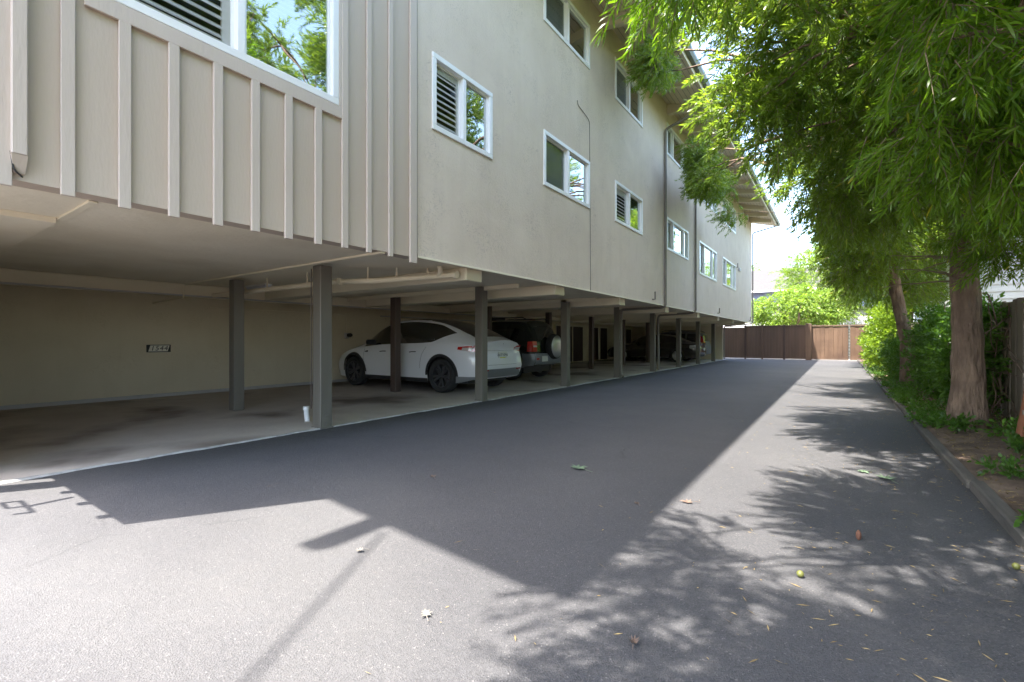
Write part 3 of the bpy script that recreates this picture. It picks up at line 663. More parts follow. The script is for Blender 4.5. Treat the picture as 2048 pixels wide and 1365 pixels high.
        for x,front in ((0,False),(s.L,True)):
            P=s.ring(x); H=len(P); vs=[];fs=[]; K=10
            for y,z in P:
                for k in range(K+1):
                    yy=y*(1-2*k/K); vs.append(s.end(yy,z,0,front) if y>0 else s.end(0,z,0,front))
            for j in range(H-1):
                for k in range(K): q=j*(K+1)+k; f=(q,q+1,q+K+2,q+K+1); fs.append(f if front else f[::-1])
            # pull the cap edge onto the ring
            for j,(y,z) in enumerate(P):
                vs[j*(K+1)]=s.pt(x,y,z); vs[j*(K+1)+K]=s.pt(x,-y,z)
            b.add(vs,fs)
        return b.build('body',m,s.root,42)
    def wheels(s,rim_m,r,wd,spokes=5,style='double'):
        S=s.S
        for wx in S['wheels']:
            for sg in (1,-1):
                W=bpy.data.objects.new('wheel',None); C.objects.link(W); W.parent=s.root; W.location=(wx,sg*(S['track']),r); W.rotation_euler=(0,.35*wx,0 if sg>0 else math.pi)
                b=MB(); h=wd/2
                b.lathe([(r*.68,-h*.9),(r*.9,-h),(r*.985,-h*.8),(r,-h*.5),(r,h*.5),(r*.985,h*.8),(r*.9,h),(r*.7,h*.85),(r*.67,h*.6)],'y',40); b.build('tyre',M['tyre'],W,50)
                b=MB(); b.lathe([(r*.71,h*.8),(r*.66,h*.86),(r*.63,h*.6),(r*.62,-h*.6)],'y',40); b.lathe([(0,h*.62),(r*.13,h*.62),(r*.15,h*.5),(r*.15,h*.2)],'y',16); b.lathe([(0,-h*.3),(r*.6,-h*.3)],'y',24)
                for k in range(spokes):
                    a=2*math.pi*k/spokes
                    for da in ((-.16,.16) if style=='double' else (0,)):
                        c0,c1=a+da*.5,a+da*1.3; t0,t1=.045,.03
                        def q(rad,ang,dy,side): return (rad*math.cos(ang)-side*math.sin(ang),dy,rad*math.sin(ang)+side*math.cos(ang))
                        w0,w1=(.022,.03) if style=='double' else (.03,.045)
                        b.add([q(r*.1,c0,h*.6,-w0),q(r*.1,c0,h*.6,w0),q(r*.66,c1,h*.74,w1),q(r*.66,c1,h*.74,-w1),q(r*.1,c0,h*.3,-w0),q(r*.1,c0,h*.3,w0),q(r*.66,c1,h*.45,w1),q(r*.66,c1,h*.45,-w1)],[(0,1,2,3),(0,3,7,4),(1,5,6,2),(4,7,6,5)])
                b.build('rim',rim_m,W,35)
        b=MB(); b.box(.35,s.L-.35,-.70,.70,.2,.72); b.build('underbody',M['trim'],s.root)
    def cladding(s,m,th=.05,zc=.32,off=.006):
        # arch lips and sills
        b=MB()
        for wx in s.S['wheels']:
            ra=s.S['arch']
            for sg in (1,-1):
                vs=[];K=22
                for k in range(K+1):
                    a=math.pi*k/K-.0; 
                    for rr in (ra-.004,ra+th):
                        x=wx+rr*math.cos(a); z=max(s.S['rw']+rr*math.sin(a),.22)
                        x0=min(max(x,.02),s.L-.02)
                        y=s.side(x0,min(1,max(.0,s.zu(x0,z))),off,1)[1]
                        vs.append((x,y*sg,z))
                b.add(vs,[(2*k,2*k+1,2*k+3,2*k+2) if sg<0 else (2*k,2*k+2,2*k+3,2*k+1) for k in range(K)])
        xs=list(np.linspace(s.S['wheels'][0]+s.S['arch']+.001,s.S['wheels'][1]-s.S['arch']-.001,20))
        s.upatch(xs,lambda x:0,lambda x:max(.02,s.zu(x,zc)),2,off,mb=b)
        return split(b,'lower_cladding',m,s.root,40)
# white crossover, nose to the wall, its rear toward the drive
SC=dict(L=4.75,wheels=(.88,3.78),arch=.405,rw=.36,track=.835,
 w=[(0,.80),(.12,.88),(.4,.935),(1,.96),(2.4,.955),(3.9,.95),(4.35,.90),(4.6,.80),(4.75,.62)],
 zs=[(0,.97),(.3,1.02),(.9,1.05),(1.5,1.01),(2.5,.98),(3.4,.94),(3.9,.89),(4.3,.78),(4.6,.66),(4.75,.58)],
 zr=[(0,1.11),(.12,1.15),(.32,1.24),(.7,1.40),(1.2,1.545),(1.8,1.62),(2.3,1.625),(2.8,1.565),(3.2,1.40),(3.65,1.13),(3.9,1.03),(4.3,.92),(4.6,.76),(4.75,.64)],
 wr=[(0,.62),(.3,.60),(1,.58),(2,.59),(2.8,.585),(3.4,.60),(3.8,.66),(4.4,.62),(4.75,.40)],
 zb=[(0,.30),(.3,.24),(.6,.2),(4.2,.2),(4.5,.22),(4.75,.26)],
 rear=[(.2,.16),(.4,.02),(.55,-.02),(.75,.02),(.9,.07),(1.1,-.03),(1.2,.0)],front=[(.2,-.04),(.45,.03),(.7,-.04),(1.,-.1)])
c=Car(SC,(-6.0,8.2,.014),math.pi,'parked_car','white electric crossover with black wheels under the carport','car','cars parked under the carport')
c.body(M['white_paint']); c.wheels(M['black_rim'],.36,.25,5); c.cladding(M['trim'],.055,.29)
xs=list(np.linspace(.66,3.42,44))
split(c.upatch(xs,lambda x:1.07+.70*max(0,(1.2-x)/.54)**1.5,lambda x:max(1.93-.14*max(0,(1.1-x)/.44),1.08),3,.004),'side_window',M['car_glass'],c.root,40)
xs=list(np.linspace(.20,1.55,22)); b=MB()
c.upatch(xs,lambda x:2.12 if x>.4 else 2.2,lambda x:3,4,.004,mb=b).build('rear_window',M['brown_glass'],c.root,40)
c.upatch(list(np.linspace(1.62,2.7,16)),lambda x:2.15,lambda x:3,4,.004).build('roof_glass',M['car_glass'],c.root,40)
c.upatch(list(np.linspace(2.78,3.62,16)),lambda x:2.1,lambda x:3,4,.004).build('windscreen',M['car_glass'],c.root,40)
# door seams, handles
b=MB()
def seam(c,b,x,z0,z1,dx=0):
    for sg in (1,-1):
        zs_=np.linspace(z0,z1,10); vs=[]
        for k,z in enumerate(zs_):
            xx=x+dx*(k/9)**2
            for q in (-.004,.004): p=c.side(xx+q,c.zu(xx+q,z),.0015,sg); vs.append(p)
        b.add(vs,[(2*k,2*k+1,2*k+3,2*k+2) for k in range(9)])
seam(c,b,2.42,.32,.96); seam(c,b,3.42,.32,.9,-.03); seam(c,b,1.50,.5,.97,-.18); split(b,'door_seam',M['trim'],c.root,40)
for x in (2.62,1.62):
    for sg in (1,-1):
        b=MB(); p0=c.side(x,c.zu(x,.855),.004,sg); p1=c.side(x+.2,c.zu(x+.2,.845),.004,sg); b.tube([p0,Vector(p0).lerp(Vector(p1),.5)+Vector((0,0,.006)),p1],.011,6); b.build('door_handle',M['trim'],c.root)
b=MB(); p0=c.side(3.35,.86,.004,1); b.tube([p0,(p0[0]-.09,p0[1],p0[2]+.01)],[.012,.022],6); b.build('side_camera',M['trim'],c.root)
for sg in (1,-1):
    b=MB(); p=Vector(c.side(3.02,1.12,.02,sg)); b.bbox(p.x-.05,p.x+.12,min(p.y,p.y+sg*.21),max(p.y,p.y+sg*.21),p.z-.02,p.z+.10,.03); b.build('wing_mirror',M['trim'],c.root,50)
# tail lights wrap the corner
for sg in (1,-1):
    b=MB(); c.upatch(list(np.linspace(.0,.42,8)),lambda x:c.zu(x,.865+.12*x),lambda x:c.zu(x,.995-.06*x),3,.006,(sg,),mb=b)
    c.epatch([sg*q for q in np.linspace(.46,.80,7)],lambda y:.895-.03*(abs(y)-.46)/.3,lambda y:.92+.07*min(1,(abs(y)-.46)/.14),.006,mb=b); t=b.build('tail_light',M['red'],c.root,40)
    b=MB(); c.epatch([sg*q for q in np.linspace(.55,.78,5)],lambda y:.885,lambda y:.955,.009,mb=b); c.upatch(list(np.linspace(.02,.3,6)),lambda x:c.zu(x,.89),lambda x:c.zu(x,.955),2,.009,(sg,),mb=b); b.build('lamp_strip',M['clear'],t)
b=MB(); c.epatch(list(np.linspace(-.80,.80,18)),lambda y:.31+.01,lambda y:.50-.17*max(0,(abs(y)-.55)/.25)**1.4,.008,mb=b)
c.upatch(list(np.linspace(.0,.47,8)),lambda x:0.0,lambda x:max(.03,c.zu(x,.36)),2,.007,mb=b); b.build('rear_diffuser',M['grey_paint'],c.root,40)['label']='dark lower rear bumper'
for sg in (1,-1):
    b=MB(); c.epatch([sg*q for q in np.linspace(.50,.72,5)],lambda y:.465,lambda y:.49,.012,mb=b,nz=1); b.build('reflector',M['red'],c.root)
b=MB(); 
ys=list(np.linspace(-.52,.52,12))
c.epatch(ys,lambda y:.585,lambda y:.590,.002,mb=b,nz=1); c.epatch(list(np.linspace(-.62,.62,12)),lambda y:.885,lambda y:.891,.002,mb=b,nz=1); split(b,'tailgate_seam',M['trim'],c.root,40)
def plate(c,z,txt,off=.012,w=.305,h=.152,tagged=True,y=0,tab=True):
    p=c.end(y,z,off); pl=empty('tmp',(0,0,0),None,None); pl.name='number_plate'; pl.parent=c.root; pl.location=p
    b=MB(); b.bbox(-.004,.004,-w/2,w/2,-h/2,h/2,.002); k=b.build('plate_face',M['plate'],pl)
    if txt: text_obj(txt,.085,M['ink'],pl,(-.0052,0,0),(R(90),0,R(-90)),0,.0008,'plate_text')
    if tab: MB().box(-.0055,-.0048,-w*.32,w*.32,-h/2+.008,-h/2+.03).build('registration_strip',M['yellow'],pl)
    return pl
plate(c,.79,'8XTY096')
b=MB(); e=c.end(0,1.03,.004); b.add([(e[0],-.03,1.045),(e[0],.03,1.045),(e[0],.008,1.035),(e[0],.0,1.008),(e[0],-.008,1.035)],[(0,1,2,3,4)]); b.build('emblem',M['trim'],c.root)

# black compact SUV with tailgate spare wheel
SB=dict(L=3.95,wheels=(.72,3.12),arch=.40,rw=.35,track=.76,
 w=[(0,.74),(.1,.81),(.4,.85),(1.5,.86),(3.2,.86),(3.6,.80),(3.85,.70),(3.95,.58)],
 zs=[(0,1.03),(.4,1.06),(1.5,1.04),(2.4,1.02),(2.9,.98),(3.5,.90),(3.85,.78),(3.95,.66)],
 zr=[(0,1.52),(.12,1.64),(.35,1.68),(1.2,1.70),(1.9,1.68),(2.2,1.60),(2.5,1.38),(2.78,1.12),(3.2,1.04),(3.7,.95),(3.95,.74)],
 wr=[(0,.56),(.3,.60),(1.2,.62),(2.1,.60),(2.7,.62),(3.3,.62),(3.95,.45)],
 zb=[(0,.42),(.3,.38),(.6,.28),(3.4,.28),(3.7,.30),(3.95,.34)],
 rear=[(.3,.10),(.5,-.06),(.72,-.06),(.8,.02),(1.05,.03),(1.3,.12),(1.6,.24),(1.7,.2)],front=[(.3,.04),(.6,.06),(.9,-.03)])
c=Car(SB,(-6.78,11.50,.014),math.pi,'parked_car','black compact SUV with grey bumpers and a spare wheel on its tailgate','car','cars parked under the carport')
c.body(M['black_paint']); c.wheels(M['silver'],.35,.22,5,'single'); c.cladding(M['grey_paint'],.07,.45)
b=MB()
for x0,x1 in ((.22,.78),(.90,1.52),(1.62,2.30)):
    c.upatch(list(np.linspace(x0,x1,10)),lambda x:1.08,lambda x:1.86,3,.004,mb=b)
split(b,'side_window',M['glass'] if False else M['car_glass'],c.root,40)
c.upatch(list(np.linspace(2.14,2.72,10)),lambda x:2.1,lambda x:3,4,.004).build('windscreen',M['car_glass'],c.root,40)
c.epatch(list(np.linspace(-.50,.50,9)),lambda y:1.12,lambda y:1.50-.06*(abs(y)/.5)**3,.005).build('rear_window',M['car_glass'],c.root,40)
b=MB(); c.epatch(list(np.linspace(-.74,.74,14)),lambda y:.44,lambda y:.745,.012,mb=b); c.upatch(list(np.linspace(0,.31,7)),lambda x:.0,lambda x:c.zu(x,.745),3,.012,mb=b); b.build('rear_bumper',M['grey_paint'],c.root,40)
for sg in (1,-1):
    b=MB(); c.epatch([sg*q for q in np.linspace(.58,.745,5)],lambda y:.80,lambda y:1.08,.012,mb=b); c.upatch(list(np.linspace(0,.14,4)),lambda x:c.zu(x,.80),lambda x:c.zu(x,1.07),4,.01,(sg,),mb=b); t=b.build('tail_light',M['red'],c.root,40)
    b=MB(); c.epatch([sg*q for q in np.linspace(.585,.73,4)],lambda y:.92,lambda y:.96,.016,mb=b,nz=1); b.build('reversing_lamp',M['clear'],t)
    b=MB(); c.epatch([sg*q for q in np.linspace(.60,.70,3)],lambda y:.58,lambda y:.62,.016,mb=b,nz=1); b.build('reflector',M['red'],c.root)
    b=MB(); b.tube([(.35,sg*.60,1.70),(.45,sg*.60,1.745),(1.8,sg*.60,1.745),(1.95,sg*.59,1.69)],.016,6); b.build('roof_rail',M['trim'],c.root)
sw=bpy.data.objects.new('spare_wheel',None); C.objects.link(sw); sw.parent=c.root; sw.location=(-.16,-.10,.93)
b=MB(); b.lathe([(.20,.10),(.31,.10),(.345,.07),(.355,.0),(.345,-.07),(.31,-.10)],'x',36); b.build('tyre',M['tyre'],sw,50)
b=MB(); b.lathe([(0,-.125),(.1,-.125),(.27,-.115),(.32,-.09),(.325,-.03)],'x',36); b.build('cover',M['silver'],sw,40)['label']='round silver spare wheel cover'
pl=plate(c,.60,'',.02,y=.36,tab=False)
# long dark sedan
SD=dict(L=4.85,wheels=(1.02,3.88),arch=.375,rw=.335,track=.80,
 w=[(0,.74),(.12,.84),(.5,.90),(1.5,.92),(3.9,.91),(4.4,.85),(4.7,.72),(4.85,.56)],
 zs=[(0,.86),(.5,.93),(1.2,.93),(2.4,.90),(3.4,.87),(4.0,.82),(4.6,.70),(4.85,.58)],
 zr=[(0,.98),(.1,1.01),(.5,1.05),(.85,1.16),(1.3,1.34),(1.9,1.43),(2.4,1.44),(2.9,1.36),(3.3,1.16),(3.6,1.0),(4.2,.91),(4.6,.80),(4.85,.64)],
 wr=[(0,.66),(.5,.62),(1,.56),(2,.56),(2.8,.56),(3.5,.64),(4.4,.62),(4.85,.40)],
 zb=[(0,.30),(.3,.24),(.6,.19),(4.2,.19),(4.6,.2),(4.85,.24)],
 rear=[(.2,.10),(.4,-.02),(.6,-.03),(.8,.04),(1.0,.0)],front=[(.2,-.02),(.45,.03),(.8,-.06)])
c=Car(SD,(-5.65,24.95,.014),math.pi,'parked_car','long dark sedan with bright alloy wheels behind the far posts','car','cars parked under the carport')
c.body(M['dark_paint']); c.wheels(M['silver'],.335,.22,10,'single')
split(c.upatch(list(np.linspace(.92,3.36,36)),lambda x:1.08,lambda x:1.9,3,.004),'side_window',M['brown_glass'],c.root,40)
c.upatch(list(np.linspace(.55,1.4,12)),lambda x:2.1,lambda x:3,4,.004).build('rear_window',M['car_glass'],c.root,40)
c.upatch(list(np.linspace(2.75,3.5,12)),lambda x:2.1,lambda x:3,4,.004).build('windscreen',M['car_glass'],c.root,40)
for sg in (1,-1):
    b=MB(); c.upatch(list(np.linspace(.0,.4,6)),lambda x:c.zu(x,.72),lambda x:c.zu(x,.86),3,.006,(sg,),mb=b); c.epatch([sg*q for q in np.linspace(.42,.74,5)],lambda y:.72,lambda y:.84,.006,mb=b); b.build('tail_light',M['clear'],c.root,40)
    b=MB(); b.tube([c.side(1.45,c.zu(1.45,.24),.01,sg),c.side(3.4,c.zu(3.4,.24),.01,sg)],.012,6); b.build('sill_trim',M['silver'],c.root)
    b=MB(); p=Vector(c.side(3.0,1.1,.02,sg)); b.bbox(p.x-.05,p.x+.12,min(p.y,p.y+sg*.19),max(p.y,p.y+sg*.19),p.z-.02,p.z+.10,.03); b.build('wing_mirror',M['dark_paint'],c.root,50)
plate(c,.66,'',tab=False)
# wagon in the last bay
SW=dict(L=4.6,wheels=(.92,3.6),arch=.39,rw=.345,track=.78,
 w=[(0,.74),(.12,.83),(.5,.89),(3.7,.89),(4.2,.83),(4.5,.70),(4.6,.56)],
 zs=[(0,.98),(.5,1.0),(2.4,.97),(3.4,.93),(4.0,.85),(4.4,.74),(4.6,.62)],
 zr=[(0,1.42),(.12,1.50),(.5,1.57),(1.5,1.62),(2.3,1.60),(2.7,1.48),(3.1,1.22),(3.4,1.05),(4.0,.97),(4.4,.84),(4.6,.68)],
 wr=[(0,.54),(.4,.57),(1.5,.59),(2.5,.57),(3.3,.62),(4.2,.60),(4.6,.40)],
 zb=[(0,.34),(.3,.28),(.6,.22),(4.2,.22),(4.6,.26)],
 rear=[(.2,.10),(.45,-.05),(.7,-.03),(.95,.04),(1.3,.16),(1.55,.24)],front=[(.2,-.02),(.45,.03),(.8,-.06)])
c=Car(SW,(-6.0,27.75,.014),math.pi,'parked_car','silver-grey wagon with tall red tail lights in the last bay','car','cars parked under the carport')
c.body(M['grey_paint']); c.wheels(M['silver'],.345,.22,5,'single'); c.cladding(M['trim'],.05,.3)
b=MB()
for x0,x1 in ((.25,.95),(1.05,1.85),(1.95,3.0)): c.upatch(list(np.linspace(x0,x1,10)),lambda x:1.08,lambda x:1.9,3,.004,mb=b)
split(b,'side_window',M['car_glass'],c.root,40)
c.epatch(list(np.linspace(-.5,.5,9)),lambda y:1.06,lambda y:1.38,.005).build('rear_window',M['car_glass'],c.root,40)
for sg in (1,-1):
    b=MB(); c.upatch(list(np.linspace(.0,.2,4)),lambda x:c.zu(x,.9),lambda x:1.85,4,.008,(sg,),mb=b); c.epatch([sg*q for q in np.linspace(.56,.74,4)],lambda y:.86,lambda y:1.12,.008,mb=b); b.build('tail_light',M['red'],c.root,40)
    b=MB(); b.tube([(.3,sg*.56,1.55),(.45,sg*.57,1.63),(2.2,sg*.57,1.66),(2.4,sg*.56,1.60)],.016,6); b.build('roof_rail',M['trim'],c.root)

# ---------------------------------------------------------------- fences and gate
def planks(mb,x0,x1,y,z0,z1,wd=.14,th=.02,axis='x',gap=.005,jit=.009,top=0,rs=random.Random(9)):
    x=x0
    while x<x1-.02:
        e=min(x+wd,x1); zt=z1+rs.uniform(-top,top); dy=rs.uniform(-jit,jit)
        if axis=='x': mb.bbox(x,e-gap,y-th+dy,y+dy,z0,zt,.003)
        else: mb.bbox(y-th+dy,y+dy,x,e-gap,z0,zt,.003)
        x=e
YF=31.5
ff=empty('plank_fence',(-5.6,YF,0),'dark brown plank fence closing the drive beside the building','fence')
def FB(mb,name,m,par,off): return mb.build(name,m,par,None,off=off)
o_=(-5.6,YF,0)
b=MB(); planks(b,-5.95,-4.63,YF,.05,1.90); b.box(-5.95,-4.62,YF+.007,YF+.02,.06,1.89); FB(b,'plank_panel',M['brown_fence'],ff,o_)  # thin backing behind both panels, added to block light through the plank gaps
b=MB(); planks(b,-4.62,-1.5,YF+.0,.05,1.94,.155); b.box(-4.62,-1.5,YF+.007,YF+.02,.06,1.93); FB(b,'plank_panel',M['brown_fence'],ff,o_)
b=MB(); b.bbox(-5.95,-1.5,YF-.06,YF+.02,1.94,1.99,.004); b.bbox(-5.95,-1.5,YF-.035,YF-.021,.06,.16,.003); FB(b,'rail',M['brown_fence'],ff,o_)
for x in (-4.66,-3.75,-2.62): 
    b=MB(); b.bbox(x-.05,x+.05,YF-.10,YF-.02,0,2.03,.005); FB(b,'fence_post',M['brown_dark'] if x!=-3.75 else M['brown_fence'],ff,o_)
gp=empty('gate_post',(-1.42,YF,0),'stout brown timber gate post half in sun','post')
MB().bbox(-.14,.15,-.15,.05,0,2.06,.01).build('post',M['gate_wood'],gp)
gt=empty('double_gate',(-1.25,YF,0),'brown double driveway gate with a gap down the middle, in full sun','gate'); o_=(-1.25,YF,0)
for x0,x1 in ((-1.275,.42),(.50,1.42)):
    b=MB(); planks(b,x0,x1,YF,.10,1.88,.205 if x0<0 else .21,.02,gap=.006); b.box(x0,x1,YF+.006,YF+.02,.1,1.88); g=FB(b,'gate_leaf',M['gate_wood'],gt,o_)  # backing sheet added so the yard's brightness does not show between planks
    b=MB(); b.bbox(x0,x1,YF-.05,YF+.01,1.89,1.965,.004); b.bbox(x0,x1,YF-.045,YF-.0215,.045,.098,.004); b.build('rail',M['gate_wood'],g,off=o_)
# broken sheet in the gap of the gate
b=MB()
for k in range(11): z=.15+k*.17; b.box(.43,.49,YF+.03,YF+.035,z,z+rng.uniform(.05,.13))
FB(b,'gap_strip',M['pale_leaf'],gt,o_)
o2=(1.45,YF,0); f2=empty('plank_fence',o2,'brown fence panel beyond the gate, shaded by the hedge','fence')
b=MB(); planks(b,1.46,1.80,YF,.03,1.9); FB(b,'plank_panel',M['brown_fence'],f2,o2)
b=MB(); b.bbox(1.40,1.5,YF-.1,YF+.0,0,2.0,.004); FB(b,'fence_post',M['brown_dark'],f2,o2)
# right boundary fence, weathered boards
XF=1.92; rf=empty('board_fence',(XF,0,0),'weathered grey board fence along the planting bed on the right','fence'); o3=(XF,0,0)
b=MB(); planks(b,-6,31.3,XF,.03,1.66,.145,.02,'y',.008,.008,.02); FB(b,'board_panel',M['grey_fence'],rf,o3)
b=MB(); b.bbox(XF+.002,XF+.06,-6,31.3,1.35,1.44,.004); b.bbox(XF+.002,XF+.06,-6,31.3,.3,.39,.004); FB(b,'rail',M['grey_fence'],rf,o3)
y=-5
while y<31: 
    b=MB(); b.bbox(XF+.06,XF+.15,y,y+.09,0,1.72,.005); FB(b,'fence_post',M['grey_fence'],rf,o3); y+=2.6
ty=empty('garden_trellis',(1.55,6.75,.05),'low rustic trellis of reddish stake and pale rails by the big trunk','trellis')
b=MB(); b.tube([(-.06,.05,0),(-.01,.03,.45),(.03,.0,.9),(.05,-.02,1.15)],[.045,.038,.035,.03],8); b.build('stake',M['rust'],ty,60)
for z in (.33,.70): MB().bbox(-.06,.33,-.06,-.03,z,z+.05,.004).build('rail',M['grey_fence'],ty)
b=MB(); b.tube([(.3,-.02,0),(.31,-.02,1.1)],[.035,.03],8); b.build('stake',M['rust'],ty,60)

# ---------------------------------------------------------------- neighbour houses
hs=empty('neighbour_house',(3.4,17,0),'white lap-sided house glimpsed over the fence at the right','house'); o4=(3.4,17,0)
b=MB(); z=0
while z<4.6:
    b.add([(2.95,16.6,z),(4.25,16.6,z),(4.25,16.63,z+.18),(2.95,16.63,z+.18)],[(0,1,2,3)]); b.add([(2.95,16.6,z),(2.95,16.63,z+.0),(4.25,16.63,z),(4.25,16.6,z)],[(0,1,2,3)])
    b.add([(2.95,16.6,z),(2.98,16.6,z+.18),(2.98,30,z+.18),(2.95,30,z)],[(0,1,2,3)]); z+=.18
b.build('siding_wall',M['siding'],hs,off=o4)
b=MB(); z=0
while z<4.6: b.bbox(4.26,9.5,16.05+.0,16.2,z,z+.17,.004); b.box(4.26,9.5,16.08,16.2,z+.17,z+.21); z+=.21
b.build('bay_wall',M['siding_grey'],hs,off=o4)
MB().bbox(4.20,4.26,16.0,16.7,0,4.6,.005).build('corner_board',M['white'],hs,off=o4)
b=MB(); b.add([(2.5,15.7,4.5),(9.8,15.7,4.5),(9.8,30.4,4.5),(2.5,30.4,4.5),(6.1,15.7,5.9),(6.1,30.4,5.9)],[(0,4,5,3),(1,2,5,4),(0,1,4),(3,5,2),(0,3,2,1)]); b.build('roof',M['roof'],hs,off=o4)
o5=(-8,47,0); h2=empty('neighbour_house',o5,'slate blue two-storey house with a pale shingle roof beyond the gate','house')
b=MB(); b.box(-16,3,47,56,0,5.55); b.build('wall',M['blue_wall'],h2,off=o5)
b=MB(); b.add([(-16.6,46.4,5.45),(3.6,46.4,5.45),(3.6,57,5.45),(-16.6,57,5.45),(-13,51,7.9),(-.8,51,7.9)],[(0,1,5,4),(1,2,5),(2,3,4,5),(3,0,4),(0,3,2,1)])
b.build('roof',mat('pale_shingle',(.040,.037,.035),(.062,.058,.055),8,.9,.3,30),h2,off=o5)
MB().bbox(-16.6,3.6,46.28,46.4,5.33,5.50,.01).build('gutter',M['white'],h2,off=o5)
b=MB(); b.box(-9.35,-8.9,48.3,48.9,6.3,7.1); b.box(-9.5,-8.75,48.2,49,7.1,7.16); b.build('vent_stack',M['siding'],h2,off=o5)
for x in (-12.2,-9.4,-3.2,.3):
    b=MB(); b.bbox(x,x+1.1,46.95,47.05,3.3,4.6,.01); wn=b.build('window',M['white'],h2,off=o5); b=MB(); b.box(x+.07,x+1.03,46.93,46.952,3.37,4.53); b.build('pane',M['glass'],wn,off=o5)
o6=(-3,41,0); h3=empty('garage_building',o6,'low white-walled garage lit by sun behind the citrus tree','garage')
b=MB(); b.box(-9.5,3.4,41,45,0,3.35); b.build('wall',M['pale_wall'],h3,off=o6)
b=MB(); b.box(-9.7,3.6,40.8,45.2,3.352,3.5); b.build('roof',M['roof'],h3,off=o6)
for x in (-6,.3): 
    b=MB(); b.bbox(x,x+2.4,40.955,41.02,.1,2.3,.01); b.build('garage_door',M['siding_grey'],h3,off=o6)

